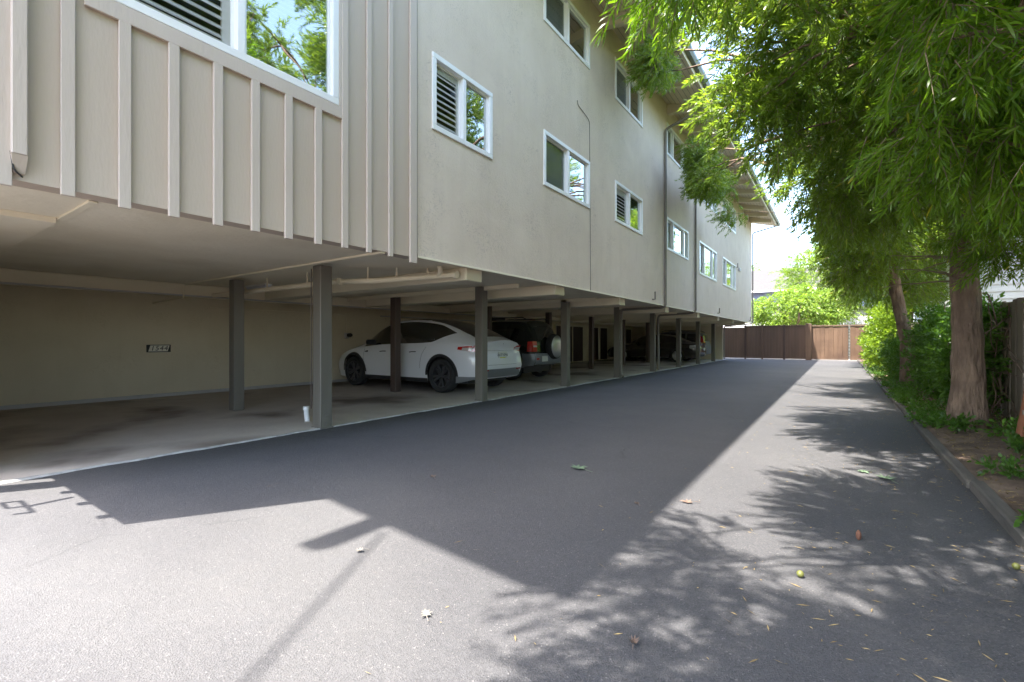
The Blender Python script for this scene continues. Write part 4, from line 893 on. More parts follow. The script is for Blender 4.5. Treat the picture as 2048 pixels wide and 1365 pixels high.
# ---------------------------------------------------------------- foliage
CL={'A':[99,235,579,-6,331,459,-64,-63,524,127,104,557,1,46,315,-34,-205,359,35,33,362,-78,39,583,26,251,444,32,332,441,13,256,393,102,-176,478,15,121,637,139,266,404,-20,-51,585,73,-125,505,-119,-38,596,6,275,545,94,333,476,-77,-153,424,-99,186,458,201,153,537,-118,-45,435,-55,69,626,-102,32,550,-80,60,602,-160,132,389,31,58,288,56,-105,591,68,-189,466,-132,-22,370,-157,92,421,-48,89,342,51,-172,565,-5,285,573,28,94,361,4,-105,403,-89,-61,426,77,249,467,-23,304,522,-55,237,455,-110,210,441,85,172,581,53,368,497,-29,-145,346,-65,-129,471,146,37,550,27,307,502,-162,-54,402,194,181,384,142,-138,391,-36,205,610,59,-13,297,139,20,477,44,-1,618,-160,57,427,42,239,330,-46,300,460,52,-10,543,65,373,395,29,-135,420,-75,-147,585,-72,229,587,-36,75,582,-12,-47,361,144,-63,362,-99,-37,554,-73,-12,625,89,221,472,110,111,306,29,-108,549,-104,-66,539,-100,-1,399,-12,243,582,140,-35,449,22,-65,527,-38,-33,367,45,11,344,136,55,442,88,297,372,90,45,568,-3,270,455,-28,12,366,174,42,395,67,10,636,122,222,369,198,33,474,-86,-135,386,-40,229,404,-9,135,601,-124,-190,513,-65,284,586,-57,316,409,-132,-36,484,113,91,404,-65,38,366,-126,-143,387,-98,76,545,150,-3,347,124,53,546,174,275,465,-23,194,552,144,-79,571,94,-148,542,62,258,444,-32,-140,503,73,116,623,-3,160,305,-112,166,475,-59,182,377,-120,198,488,181,83,469,-118,-167,440,-18,-157,382,-143,98,382,-120,-1,610,-19,250,491,197,211,464,100,301,556,-76,343,529,-1,300,372,4,-61,312,-36,-183,414,58,215,509,-14,258,614,115,274,558,-87,-131,518,50,32,592,46,-129,444,-67,264,323,120,24,339,1,228,511,-146,-153,498,45,309,394,-22,292,482,-70,-163,562,98,-115,544,-92,192,411,47,-114,330,-73,38,620,-76,212,466,-133,214,554,6,98,331,103,-188,429,133,55,414,-121,-98,469,169,76,428,-109,179,574,-13,-114,596,30,-148,579,65,-149,489,-18,362,535,-73,209,492,46,325,354,-13,236,309,-175,32,420,-28,-105,541,-123,-79,377,-90,315,356,-25,-61,532,126,-67,493,51,261,490,218,15,439,-96,46,376,-42,-217,413,11,341,533,-36,216,349,-88,76,363,203,179,495,29,-28,608,-56,196,537,-35,-69,346,-146,-48,363,89,65,302,99,-112,410,-82,3,578,89,-53,521,-40,-30,337,147,301,447,54,142,375,-114,-127,541,-46,-3,612,-121,-1,465,-88,242,439,143,-128,435,-40,-187,542,3,-222,366,69,212,610,65,-158,451,-120,42,317,53,117,330,-14,-120,417,-50,282,441,133,222,504,193,49,538,-66,-240,473,64,-97,411,-2,-203,460,54,178,571,-54,221,297,-125,94,612,170,22,576,99,-7,530,40,-203,529,-59,173,603,80,343,430,106,121,337,-9,211,359,-90,-75,466,126,161,574,40,183,535,-99,229,577,71,-49,573,-101,-226,477,-3,-158,542,36,-109,478,87,-104,450,-35,230,499,-1,-23,605,-165,-48,476,-168,3,579,-61,337,462,-41,50,573,-20,36,628,-151,-28,423,112,0,590,91,-30,612,-109,235,534,-176,-94,379,-10,374,465,-75,-216,437,119,38,508,37,129,577,154,108,387,191,-18,426],'A2':[51,233,348,215,283,350,235,374,281,95,285,352,38,366,237,104,327,207,109,434,388,152,419,337,88,295,238,164,267,241,175,330,357,221,301,299,134,415,390,85,407,237,204,398,247,200,343,323,93,446,355,78,493,286,139,351,357,120,265,339,142,193,261,152,343,215,203,302,219,156,313,372,53,477,296,194,435,349,200,422,255,216,254,250,45,305,256,137,396,222,117,327,371,141,351,392,49,415,233,162,213,281,66,343,343,115,270,389,133,253,212,114,343,412,213,318,281,109,210,286,69,396,223,160,335,391,54,340,265,107,487,359,62,448,358,85,188,329,71,430,326,32,353,351,107,411,389,120,478,324,163,188,325,61,473,323,171,190,253,195,213,339,164,458,375,110,210,212,45,274,322,115,302,214,50,383,316,95,246,309,64,356,250,167,423,260,132,391,197,49,445,314,123,400,346,169,409,353,187,364,307,187,311,352,152,218,317,180,459,310],'B':[103,693,697,201,851,728,-82,456,424,-114,571,563,136,715,770,238,767,514,-79,853,737,-99,653,435,208,718,603,199,546,705,-19,803,843,151,972,678,279,555,531,-83,911,773,-2,468,524,-48,920,612,245,538,382,-9,849,796,-95,708,772,207,569,347,211,811,599,47,871,677,-110,694,686,66,905,719,14,623,306,107,907,596,270,762,381,142,940,347,77,805,311,-87,585,626,55,393,682,147,567,326,243,648,397,79,797,368,224,711,395,29,1044,581,87,493,623,201,771,494,5,526,429,227,660,645,-136,704,560,174,845,675,-35,952,725,207,835,426,162,646,278,108,987,565,112,822,385,197,422,622,2,623,260,66,449,646,2,1021,544,252,635,726,123,518,441,-29,560,759,83,569,337,189,717,355,177,806,268,-70,439,498,253,967,556,35,537,317,-24,401,376,234,712,684,131,888,509,-71,630,690,-2,558,784,-50,738,746,23,386,625,157,500,377,-3,672,281,-9,512,747,-6,356,598,155,576,286,53,442,352,174,940,586,310,727,521,-80,500,662,-57,498,456,-27,719,350,85,396,475,59,562,676,148,970,470,16,782,266,258,657,459,-50,992,607,-64,690,688,136,446,420,90,457,605,110,558,302,51,975,511,118,470,472,133,952,504,127,622,742,-39,611,731,162,844,420,95,428,367,19,401,687,266,589,696,-35,1036,600,211,535,326,-70,878,793,47,408,496,44,934,693,-8,946,586,-7,830,695,132,884,399,35,1000,386,-106,1013,454,213,817,309,55,440,584,258,715,475,89,713,832,208,789,272,118,838,781,126,646,335,40,679,338,43,1038,520,77,908,787,201,797,392,-114,538,758,-29,351,535,-95,553,390,-36,999,495,-149,893,712,34,662,742,219,768,552,117,1029,575,-133,507,671,112,504,715,168,764,411,-95,534,549,212,553,564,-63,531,311,14,864,706,-81,969,549,65,394,647,107,555,458,145,562,390,-93,963,500,63,645,267,152,892,337,224,569,605,62,593,700,106,1044,658,-155,565,637,74,975,383,99,520,266,43,813,285,132,859,363,169,652,316,214,864,615,182,960,422,-42,867,764,282,608,613,265,486,536,292,775,431,311,739,644,4,569,668,309,825,591,121,496,609,95,662,327,162,610,316,178,807,418,-80,779,804,-81,528,345,139,866,476,9,625,798,79,1045,692,99,533,574,-40,988,752,34,977,632,178,445,508,-11,644,712,107,697,758,-83,891,671,176,971,623,132,374,471,-51,535,494,-140,979,592,99,905,686,221,858,579,183,609,509,110,732,286,198,502,606,61,954,576,40,990,712,183,488,576,66,904,602,168,825,648,139,1047,465,167,732,704,-133,619,519,233,649,333,243,456,500,184,803,348,199,832,693,75,536,453,60,539,380,-51,583,673,188,876,674,111,663,838,9,469,367,201,978,686,-62,478,521,293,865,612,196,910,733,-51,860,672,-59,1070,572,-118,627,651,168,411,424,-74,527,465,183,664,588,-58,459,469,47,501,406,116,529,622,60,983,296,159,644,667,-5,743,285,-23,548,671,12,944,424,162,571,515,152,462,531,-62,578,382,134,406,684,-57,770,828,56,895,636],'B2':[-295,1353,538,-310,938,678,-300,1282,602,-280,1254,536,-310,967,673,-294,896,634,-281,1283,527,-285,1272,551,-314,1009,686,-270,1221,498,-276,1302,517,-294,1315,593,-312,982,695,-293,1315,563,-299,1257,604,-296,1311,534,-291,1364,560,-303,1337,550,-275,1266,513,-290,1283,568,-303,922,668,-275,1246,501,-300,1331,581,-281,1338,523,-295,1296,586,-290,1267,582,-270,1201,493,-302,938,652,-311,961,692,-285,1324,547,-277,1232,524,-289,1292,547],'B3':[-55,618,410,31,588,328,66,566,341,-8,575,342,-13,490,419,56,655,389,-37,598,522,37,488,403,102,661,383,9,526,418,12,672,378,56,508,355,109,685,450,24,613,356,-39,644,451,-52,560,359,27,600,508,10,564,508,-33,497,451,-63,551,421,90,594,441,41,689,420,83,639,450,61,493,429,21,686,477,24,636,520,-26,647,498,-25,520,350,17,656,314,47,651,545],'A3':[173,489,301,169,418,252,125,374,292,105,358,261,171,494,235,94,503,242,103,397,232,158,478,261,134,461,328,188,435,267,157,400,292,94,408,288,161,470,320,146,501,270,142,384,275,141,404,233,166,449,297,99,433,227,109,369,279,72,448,267,143,420,313,192,451,305,82,476,256,150,509,290,129,494,266,130,463,232],'A4':[186,693,192,179,717,269,213,603,259,212,700,220,166,606,224,180,805,277,189,576,210,136,693,217,152,734,202,141,582,230,234,695,239,220,650,259,192,734,216,140,719,271,144,759,240,211,668,229,163,779,265,211,635,226,204,738,281,145,713,207,145,780,276,188,672,270,116,700,238,201,719,195,126,638,236,144,645,254],'B4':[-62,853,733,-137,594,553,-35,698,502,-145,530,628,-50,693,766,-80,705,543,-3,647,594,-5,601,592,-53,613,568,-46,547,681,-73,630,749,-138,632,578,-51,571,709,-112,558,602,-15,677,625,-12,702,646,-34,758,544,18,692,636,-101,584,752,-33,830,569,-133,539,678,-28,522,634,37,652,620,-100,624,710,10,605,724,19,680,581,-6,862,669,-62,813,612,-22,700,736,-94,538,690,-33,611,742,-17,754,626,-2,750,580,-106,534,636],'C3':[29,1422,359,105,1354,334,4,1340,344,85,1330,369,60,1321,396,14,1401,324,30,1253,259,73,1178,297,135,1330,350,114,1282,331,60,1422,279,144,1255,307,61,1360,365,74,1440,353,12,1369,285,80,1277,354,27,1379,356,23,1203,275,37,1447,339,46,1477,298,-11,1248,376,35,1203,316,25,1206,377,80,1250,370],'C2':[-300,1734,540,-308,1590,586,-310,1471,592,-305,1436,577,-308,1508,594,-307,1556,592,-293,1366,548,-299,1396,569],'C':[56,1863,522,184,1549,655,43,1577,762,168,1195,486,195,1871,587,230,1658,646,14,1351,712,128,1107,463,116,1415,333,223,1391,741,176,1481,726,61,1487,694,95,1264,462,-23,1884,674,192,1599,544,-11,1126,390,328,1474,504,219,1220,375,213,1322,436,60,1947,366,159,1556,241,293,1598,542,135,1336,340,-43,1348,701,118,1847,695,206,1809,370,76,1476,751,134,1482,690,35,1237,697,253,1296,628,154,1392,724,198,1551,605,127,1932,522,81,1353,618,-38,1401,638,120,1531,317,-85,1268,543,182,1654,340,107,1209,563,48,1932,521,235,1679,461,115,1417,717,168,1379,634,-48,1303,741,-64,1241,630,162,1676,532,124,1698,604,179,1673,240,172,1730,703,93,1391,754,39,1401,668,293,1461,447,-64,1211,509,241,1749,663,9,1405,714,-34,1120,444,251,1579,490,132,1282,678,-14,1115,617,136,1330,388,114,1386,683,174,1289,404,27,1380,335,110,1961,557,115,1429,664,278,1384,422,51,1166,379,43,1376,772,63,1219,429,70,1274,598,136,1907,449,124,1226,641,150,1760,456,98,1265,761,-11,1440,783,68,1191,587,-104,1233,469,82,1288,547,152,1343,581,214,1190,567,1,1247,617,88,1325,777,92,1598,320,43,1561,281,171,1702,323,101,1568,251,177,1482,388,7,1158,360,191,1741,447,25,1151,649,-6,1140,563,54,1814,699,86,1389,356,155,1195,567,50,1310,681,101,1871,521,25,1355,294,17,1143,455,247,1521,415,263,1366,646,314,1493,574,82,1083,437,265,1334,362,207,1599,614,37,1284,414,164,1812,657,117,1512,810,94,1817,642,274,1481,693,159,1572,384,43,1806,654,95,1304,395,136,1256,524,-30,1341,770,255,1513,524,166,1258,717,117,1437,767,268,1727,516,-38,1290,561,126,1573,752],'D':[163,2666,300,217,2597,281,351,2279,685,188,2772,517,205,2198,354,-37,2163,649,260,2295,265,54,2183,503,297,2202,523,404,2205,547,103,2647,619,353,2541,559,212,2752,562,29,2682,618,46,2390,662,228,2690,484,88,2178,764,144,2348,670,124,2604,788,44,2550,754,227,2196,410,39,2645,416,235,2500,310,94,2279,367,104,2495,759,159,2711,466,236,2219,499,145,2716,386,165,2647,654,279,2514,738,18,2162,677,29,2456,320,281,2251,764,5,2809,598,25,2216,672,36,2200,586,217,2397,679,254,2421,771,262,2498,664,318,2400,565,276,2779,575,148,2287,690,185,2200,709,62,2687,742,369,2472,714,82,2459,686,373,2743,579,242,2839,374,8,2563,627,256,2290,364,278,2318,577,55,2797,524,110,2180,494,155,2699,671,157,2354,780,53,2156,552,413,2209,478,2,2260,476,185,2056,419,235,2121,289,-8,2696,537,49,2307,294,280,2475,785,228,2097,705,25,2356,769,94,2170,415,243,2513,821,342,2291,549,304,2599,392,312,2332,743,263,2678,376,18,2024,532,135,2747,510,115,2005,604,320,2206,622,69,2122,624,85,2236,674,18,2620,471,276,2718,281,248,2155,352,-31,2490,595,165,2405,797,250,2369,718,264,2208,688,50,2864,596,143,2739,710,29,2740,717,71,2093,557,91,2071,499,380,2616,685]}
def sprays(cen,dirs,rg,nl,L,ll,lw,lod=0,droop=.35,ang=(35,70)):
    """cen (n,3) sprig roots, dirs (n,3) unit; returns verts, faces, counts for nl leaves on each sprig"""
    n=len(cen); up=np.array([0,0,1.]); 
    side=np.cross(dirs,up); side/=np.linalg.norm(side,axis=1,keepdims=True)+1e-6; nor=np.cross(side,dirs)
    t=np.linspace(.08,1,nl)[None,:,None]; Ls=(L*rg.uniform(.7,1.25,(n,1,1)))
    root=cen[:,None,:]+dirs[:,None,:]*t*Ls-up*(droop*Ls*t**2)
    dd=dirs[:,None,:]-up*(2*droop*t)*.7; dd=dd/np.linalg.norm(dd,axis=2,keepdims=True)
    phi=(np.arange(nl)*2.4)[None,:,None]+rg.uniform(0,6.28,(n,1,1))+rg.normal(0,.35,(n,nl,1))
    rad=side[:,None,:]*np.cos(phi)+nor[:,None,:]*np.sin(phi)
    th=np.radians(rg.uniform(ang[0],ang[1],(n,nl,1)))*(1-.45*t)
    ld=dd*np.cos(th)+rad*np.sin(th); ld[...,2]-=.05; ld/=np.linalg.norm(ld,axis=2,keepdims=True)
    lw_=np.cross(ld,rad+rg.normal(0,.5,(n,nl,3))); lw_/=np.linalg.norm(lw_,axis=2,keepdims=True)+1e-6
    nn=np.cross(lw_,ld)
    s=(ll*rg.uniform(.65,1.2,(n,nl,1)))*(1-.25*(t-.6)**2); W=lw_*(lw*rg.uniform(.8,1.2,(n,nl,1)))
    b0=root; 
    if lod==0:
        p1=root+ld*s*.33+nn*s*.03; p2=root+ld*s*.7+nn*s*.0; p3=root+ld*s-nn*s*.09
        V=np.stack([b0,p1-W,p1+W,p2-W*.75,p2+W*.75,p3],axis=2).reshape(-1,3); k=n*nl; base=(np.arange(k)*6)[:,None]
        F=np.concatenate([base+np.array([0,2,1]),base+np.array([1,2,4,3]),base+np.array([3,4,5])],axis=1).ravel(); cnt=np.tile([3,4,3],k)
    else:
        p1=root+ld*s*.45; p3=root+ld*s-nn*s*.06
        V=np.stack([b0,p1-W,p3,p1+W],axis=2).reshape(-1,3); k=n*nl; base=(np.arange(k)*4)[:,None]; F=(base+np.array([0,1,2,3])).ravel(); cnt=np.full(k,4)
    return V,F,cnt
def stems(cen,dirs,L,droop,r):
    n=len(cen); up=np.array([0,0,1.]); side=np.cross(dirs,up); side/=np.linalg.norm(side,axis=1,keepdims=True)+1e-6; nor=np.cross(side,dirs)
    V=[];seg=4
    for i in range(seg+1):
        t=i/seg; c=cen+dirs*t*L-up*(droop*L*t*t); rr=r*(1-.75*t)
        for a in (0,2.09,4.19): V.append(c+(side*math.cos(a)+nor*math.sin(a))*rr)
    V=np.stack(V,axis=1).reshape(-1,3); base=(np.arange(n)*(seg+1)*3)[:,None]; f=[]
    for i in range(seg):
        for a in range(3): f+= [i*3+a,i*3+(a+1)%3,(i+1)*3+(a+1)%3,(i+1)*3+a]
    F=(base+np.array(f)).ravel(); return V,F,np.full(n*seg*3,4)
def join(parts):
    V=[];F=[];Cn=[];o=0
    for v,f,c_ in parts: V.append(v);F.append(f+o);Cn.append(c_);o+=len(v)
    return np.concatenate(V),np.concatenate(F),np.concatenate(Cn)
def crown(name,clusters,rad,ns,nl,L,ll,lw,m,parent,seed,core,lod=0,droop=.35,sq=.8,stem=True,out=.9,ang=(35,70)):
    rg=np.random.default_rng(seed); cl=np.array(clusters,float); cl=cl.reshape(-1,3); core=np.array(core,float)
    cen=[];dr=[]
    for c_ in cl:
        n=int(ns*rg.uniform(.65,1.3)); d=rg.normal(0,1,(n,3)); d/=np.linalg.norm(d,axis=1,keepdims=True)
        o_=(c_-core); o_/=np.linalg.norm(o_)+1e-6
        p=c_+d*rad*(rg.uniform(.05,1,(n,1))**.6)*np.array([1,1,sq]); q=d*.9+o_*out+rg.normal(0,.35,(n,3)); q[:,2]-=.15; q/=np.linalg.norm(q,axis=1,keepdims=True)
        cen.append(p-q*L*.4); dr.append(q)
    cen=np.concatenate(cen); dr=np.concatenate(dr); V,F,cn=sprays(cen,dr,rg,nl,L,ll,lw,lod,droop,ang)
    off=np.array(parent.location) if parent else 0
    o=np_mesh(name,V-off,F,cn,m,parent)
    if stem:
        v,f,c_=stems(cen,dr,L,droop,.0035 if lod==0 else .006); np_mesh('twigs',v-off,f,c_,M['twig'],parent)
    return o
def limb(p0,p1,r0,r1,rs,sag=.1,seg=7,mb=None,n=6):
    p0,p1=Vector(p0),Vector(p1); L=(p1-p0).length; pts=[];rr=[]
    for i in range(seg+1):
        t=i/seg; p=p0.lerp(p1,t)+Vector((rs.gauss(0,1),rs.gauss(0,1),rs.gauss(0,1)))*L*.018*math.sin(math.pi*t)+Vector((0,0,sag*L*math.sin(math.pi*t)))
        pts.append(p); rr.append(r0+(r1-r0)*t**.8)
    mb.tube(pts,rr,n,caps=False)
def trunk_mesh(pts,rad,seed,n=28,seg=60):
    # pts: axis control points, rad: radii; rings with bumps, collars and flutes
    rs=random.Random(seed); P=[Vector(p) for p in pts]; b=MB(); vs=[];fs=[]; m=len(P)-1
    ph=[rs.uniform(0,6.28) for _ in range(8)]
    for i in range(seg+1):
        t=i/seg*m; k=min(int(t),m-1); q=t-k; c_=P[k].lerp(P[k+1],q); r=rad[k]+(rad[k+1]-rad[k])*q; z=c_.z
        for j in range(n):
            a=2*math.pi*j/n; f=1+.035*math.sin(3*a+ph[0]+z*.6)+.025*math.sin(5*a+ph[1]-z*1.4)+.034*math.sin(z*13+ph[2]+1.3*math.sin(a+ph[5]))+.012*math.sin(z*23+ph[3]+2*a)+.01*rs.uniform(-1,1)
            if z<.5: f+= (1-z/.5)**2*(.05+.12*max(0,math.sin(4*a+ph[4])))
            vs.append((c_.x+r*f*math.cos(a),c_.y+r*f*math.sin(a),c_.z))
    for i in range(seg):
        for j in range(n): j2=(j+1)%n; fs.append((i*n+j,i*n+j2,(i+1)*n+j2,(i+1)*n+j))
    return b.add(vs,fs)
def tree(name,label,loc,tp,tr,cl,rad,ns,nl,L,ll,lw,m,seed,lod=0,droop=.35,group='tall trees along the right side',limbs=True,fork=.45,cat='tree',n=28):
    T=empty(name,loc,label,cat,group); rs=random.Random(seed); pts=[(loc[0]+p[0],loc[1]+p[1],loc[2]+p[2]) for p in tp]
    trunk_mesh(pts,tr,seed,n).build('trunk',M['bark'],T,True,off=loc)
    cl=[tuple(q/100 for q in c_) for c_ in zip(cl[0::3],cl[1::3],cl[2::3])] if cl and not hasattr(cl[0],'__len__') else cl
    b=MB(); P=[Vector(p) for p in pts]
    if limbs:
        # main limbs to groups of clusters, twigs from limb midpoints
        rem=list(range(len(cl))); rs.shuffle(rem); mains=[]
        for i in rem[:max(6,len(cl)//9)]:
            c_=Vector(cl[i]); h=min(max(c_.z-.9-(c_-Vector((pts[0][0],pts[0][1],c_.z))).length*.35,P[0].z+min(3.3,(P[-1].z-P[0].z)*.5)),P[-1].z-.1)
            k=0
            while k<len(P)-2 and P[k+1].z<h: k+=1
            t=(h-P[k].z)/max(.01,P[k+1].z-P[k].z); st=P[k].lerp(P[k+1],min(1,max(0,t))); L0=(c_-st).length
            limb(st,c_,.014+.010*L0,.008,rs,.06,mb=b); mains.append((st,c_))
        for i in rem[max(6,len(cl)//9):]:
            c_=Vector(cl[i]); best=min(((st.lerp(e,t)-c_).length,st.lerp(e,t)) for st,e in mains for t in (.45,.65,.85)) if False else None
            bd=9e9
            for st,e in mains:
                for t in (.4,.6,.8,.95):
                    q=st.lerp(e,t); q.z+=.06*(e-st).length*math.sin(math.pi*t); d_=(q-c_).length
                    if d_<bd: bd=d_; bq=q
            limb(bq,c_,.016,.006,rs,.04,5,b,5)
        b.build('branches',M['bark'],T,True,off=loc)
    core=np.mean(np.array(cl),axis=0)
    crown('crown',cl,rad,ns,nl,L,ll,lw,m,T,seed,core,lod,droop)
    return T
tree('shade_tree','tall fern-like tree whose drooping branches hang into the picture at the top right',(1.45,-1.3,.05),[(0,0,-.1),(0,.1,1),(-.1,.3,2.2),(-.4,.8,3.4),(-.9,1.4,4.6),(-1.1,1.7,5.4)],[.27,.22,.19,.15,.10,.05],CL['A']+CL['A2']+CL['A3']+CL['A4'],.38,38,24,.25,.095,.0056,M['leafA'],11,droop=.13)
tree('shade_tree','tree with the thick ringed trunk in the planting bed, crown over the drive',(1.29,7.95,.05),[(0,0,-.1),(.01,0,.5),(.0,-.02,1.2),(-.03,0,2.2),(.02,.05,3.2),(-.1,0,4.5),(-.2,0,6),(-.3,-.1,7.4)],[.20,.158,.142,.134,.125,.11,.08,.04],CL['B']+CL['B2']+CL['B3']+CL['B4'],.44,50,26,.25,.095,.0075,M['leafB'],12,droop=.12)
tree('shade_tree','slimmer leaning tree with reddish bark behind the thick-trunked one',(1.36,14.7,.05),[(0,0,-.1),(-.02,0,1),(-.22,0,2.2),(-.36,.05,3.4),(-.42,0,5),(-.5,0,7.5)],[.16,.135,.125,.11,.09,.04],CL['C']+CL['C2']+CL['C3'],.60,60,18,.34,.12,.014,M['leafB'],13,lod=1,n=18,droop=.12)
tree('shade_tree','darker tree crown above the hedge near the far gate',(2.3,25,.05),[(0,0,-.1),(0,0,2.5),(-.1,0,5),(-.1,0,7.5)],[.2,.17,.12,.05],CL['D'],.75,60,14,.45,.16,.021,M['leafB'],14,lod=1,n=14,droop=.15)
def blob(seed,c_,r,n,sp=.7,zmin=.1):
    rs=random.Random(seed);out=[];t=0
    while len(out)<n and t<9000:
        t+=1; a=rs.uniform(0,6.283);u=rs.uniform(-1,1);q=rs.uniform(.3,1)**.5; s_=math.sqrt(1-u*u)
        p=(c_[0]+r[0]*q*s_*math.cos(a),c_[1]+r[1]*q*s_*math.sin(a),c_[2]+r[2]*q*u)
        if p[2]<zmin: continue
        if any(math.dist(p,o)<sp for o in out): continue
        out.append(p)
    return out
# trees beyond the gate and behind the right fence
tree('citrus_tree','bright round-leaved citrus tree over the gate, in front of the white garage',(-2.2,35.5,0),[(0,0,-.1),(0,0,1.5),(.1,0,3)],[.12,.1,.05],blob(21,(-2.3,35.4,3.1),(2.9,2,1.35),60,.55,1.6),.55,34,10,.42,.16,.040,M['citrus'],21,lod=1,droop=.25,group='trees beyond the gate',n=10)
tree('olive_tree','feathery olive-green tree rising behind the citrus tree',(-1.2,38.5,0),[(0,0,-.1),(0,0,2.5),(.1,0,5)],[.15,.12,.05],blob(22,(-.9,38.4,4.9),(2.9,2,2.4),60,.7,2.5),.75,36,12,.55,.2,.024,M['leafB'],22,lod=1,group='trees beyond the gate',n=10)
tree('distant_tree','grey-green treetop showing over the slate blue house roof',(-11,64,0),[(0,0,-.1),(0,0,4),(.1,0,7.5)],[.3,.2,.08],blob(23,(-11,64,7.3),(6,3,2.6),40,1.1,4),1.1,30,9,.9,.4,.07,M['leafB'],23,lod=1,group='trees beyond the gate',n=8)
for k,(x,y,rx,h) in enumerate([(6.2,9.0,2.6,4.5),(6.5,31,3.4,5.2),(4.6,36.5,3.0,4.6),(8.5,15.0,2.6,5.0)]):
    tree('yard_tree',['broad green tree in the neighbour yard beside the white siding','wide tree behind the fence close to the gate','leafy tree beyond the fence corner past the gate','tall yard tree behind the white lap-sided house'][k],(x,y,0),[(0,0,-.1),(0,0,2),(.1,0,h)],[.2,.16,.06],blob(30+k,(x,y,h),(rx,rx,h*.45),46,.8,1.6),.85,34,12,.6,.2,.026,M['leafB'],30+k,lod=1,group='trees in the neighbouring yard',n=10)
# shrubs in the bed
def shrub(name,label,loc,cl,rad,ns,nl,L,ll,lw,m,seed,lod=0,group='shrubs in the planting bed'):
    T=empty(name,loc,label,'shrub',group); rs=random.Random(seed); b=MB()
    for c_ in cl[::2]: limb((loc[0]+rs.uniform(-.08,.08),loc[1]+rs.uniform(-.08,.08),0),c_,.012,.005,rs,.05,5,b,5)
    b.build('stems',M['twig'],T,True,off=loc)
    crown('foliage',cl,rad,ns,nl,L,ll,lw,m,T,seed,(loc[0],loc[1],.4),lod,.15,1,False,ang=(45,85))
shrub('hedge_shrub','bright yellow-green shrub in sun nearest the gate',(1.35,19.0,.03),blob(41,(1.25,18.9,1.15),(.50,1.5,1.05),46,.28),.28,26,9,.2,.075,.022,M['hedge'],41,1)
shrub('hedge_shrub','second light green shrub behind the leaning trunk',(1.6,23.0,.03),blob(42,(1.45,23,1.1),(.55,2.4,1.0),46,.35),.36,24,9,.24,.09,.028,M['hedge'],42,1)
shrub('leafy_shrub','dark green leafy shrub between the two trunks',(1.45,12.2,.03),blob(43,(1.62,12.1,.85),(.36,1.7,.85),52,.27),.28,26,9,.2,.075,.019,M['shrub'],43,1)
shrub('leafy_shrub','sunlit leafy shrub just left of the thick trunk',(1.6,9.9,.03),blob(44,(1.62,9.9,.75),(.36,1.0,.75),46,.22),.22,24,9,.17,.065,.017,M['shrub'],44,0)
shrub('leafy_shrub','shrub of glossy leaves at the foot of the leaning trunk',(1.5,16.2,.03),blob(45,(1.45,16.0,.6),(.45,1.3,.6),34,.27),.28,24,9,.2,.075,.02,M['shrub'],45,1)
# creeping ground cover spilling over the kerb
rs=random.Random(5); pts=[]
for k in range(210):
    y=7.6+rs.random()**1.3*16; x=rs.uniform(.84,1.2) if rs.random()<.7 else rs.uniform(.9,1.8); pts.append((x,y,.07+rs.random()*.07))
o=crown('ground_cover',pts,.09,8,6,.10,.045,.014,M['shrub'],None,51,(1.3,12,-3),1,.1,.6,False); tag(o,'creeping green ground cover along the kerb','ground cover',None,'stuff')
def weed(label,x,y,s,seed):
    T=empty('weed_plant',(x,y,.05),label,'weed','small weeds in the bare soil'); crown('foliage',[(x+dx*s,y+dy*s,.09+.06*s) for dx,dy in ((0,0),(.08,.03),(-.06,.08),(.02,-.08))],.06*s,9,6,.11*s,.05*s,.012*s,M['shrub'],T,seed,(x,y,0),0,.1,1,False)
weed('light green weed with paired leaves right of the thick trunk',1.50,7.0,1.3,61); weed('little weed at the foot of the trellis stake',1.40,6.2,1.0,62)
weed('tiny weed in soil close to the kerb',1.03,5.05,.9,63); weed('low weed sprig beside the nearest kerb length',.97,3.75,1.1,64); weed('small weed between kerb and trunk base',1.08,7.3,1.2,65)
# dead vine tangle on the fence behind the thick trunk
vt=empty('dead_vine',(1.8,9.4,.05),'tangle of dry brown vines on the fence behind the thick trunk','vine'); b=MB(); rs=random.Random(8)
for k in range(130):
    y=8.5+rs.random()*4.2; z=.2+rs.random()*1.25; p=Vector((1.74+rs.uniform(-.13,.12),y,z)); d=Vector((rs.gauss(0,.35),rs.gauss(0,1),rs.gauss(-.3,1))).normalized(); pts=[]
    for q in range(7):
        pts.append(p.copy()); p+=d*.12; d=(d+Vector((rs.gauss(0,.25),rs.gauss(0,.45),rs.gauss(0,.45)))).normalized(); p.x=min(max(p.x,1.5),1.88); p.z=min(max(p.z,.06),1.75)
    b.tube(pts,rs.uniform(.004,.010),5,caps=False)
b.build('stems',M['vine'],vt,True,off=(1.8,9.4,.05))
crown('foliage',[(1.72+.1*rs.random(),8.6+rs.random()*3.5,1.3+rs.random()*.35) for _ in range(14)],.16,12,7,.15,.06,.018,M['shrub'],vt,71,(2,10,0),0,.2,1,False)
# dead twigs off the thick trunk
b=MB()
T_=[o for o in bpy.data.objects if o.name.startswith('shade_tree') and abs(o.location.y-7.95)<.1][0]
for k in range(12):
    z=1.75+rs.random()*.7; a=rs.uniform(2.4,5.6); p=Vector((1.28+.15*math.cos(a),7.95+.15*math.sin(a),z)); limb(p,p+Vector((math.cos(a)*rs.uniform(.3,.75),math.sin(a)*rs.uniform(.3,.75),rs.uniform(-.12,.18))),.014,.004,rs,.03,6,b,5)
b.build('dead_twigs',M['twig'],T_,True,off=tuple(T_.location))

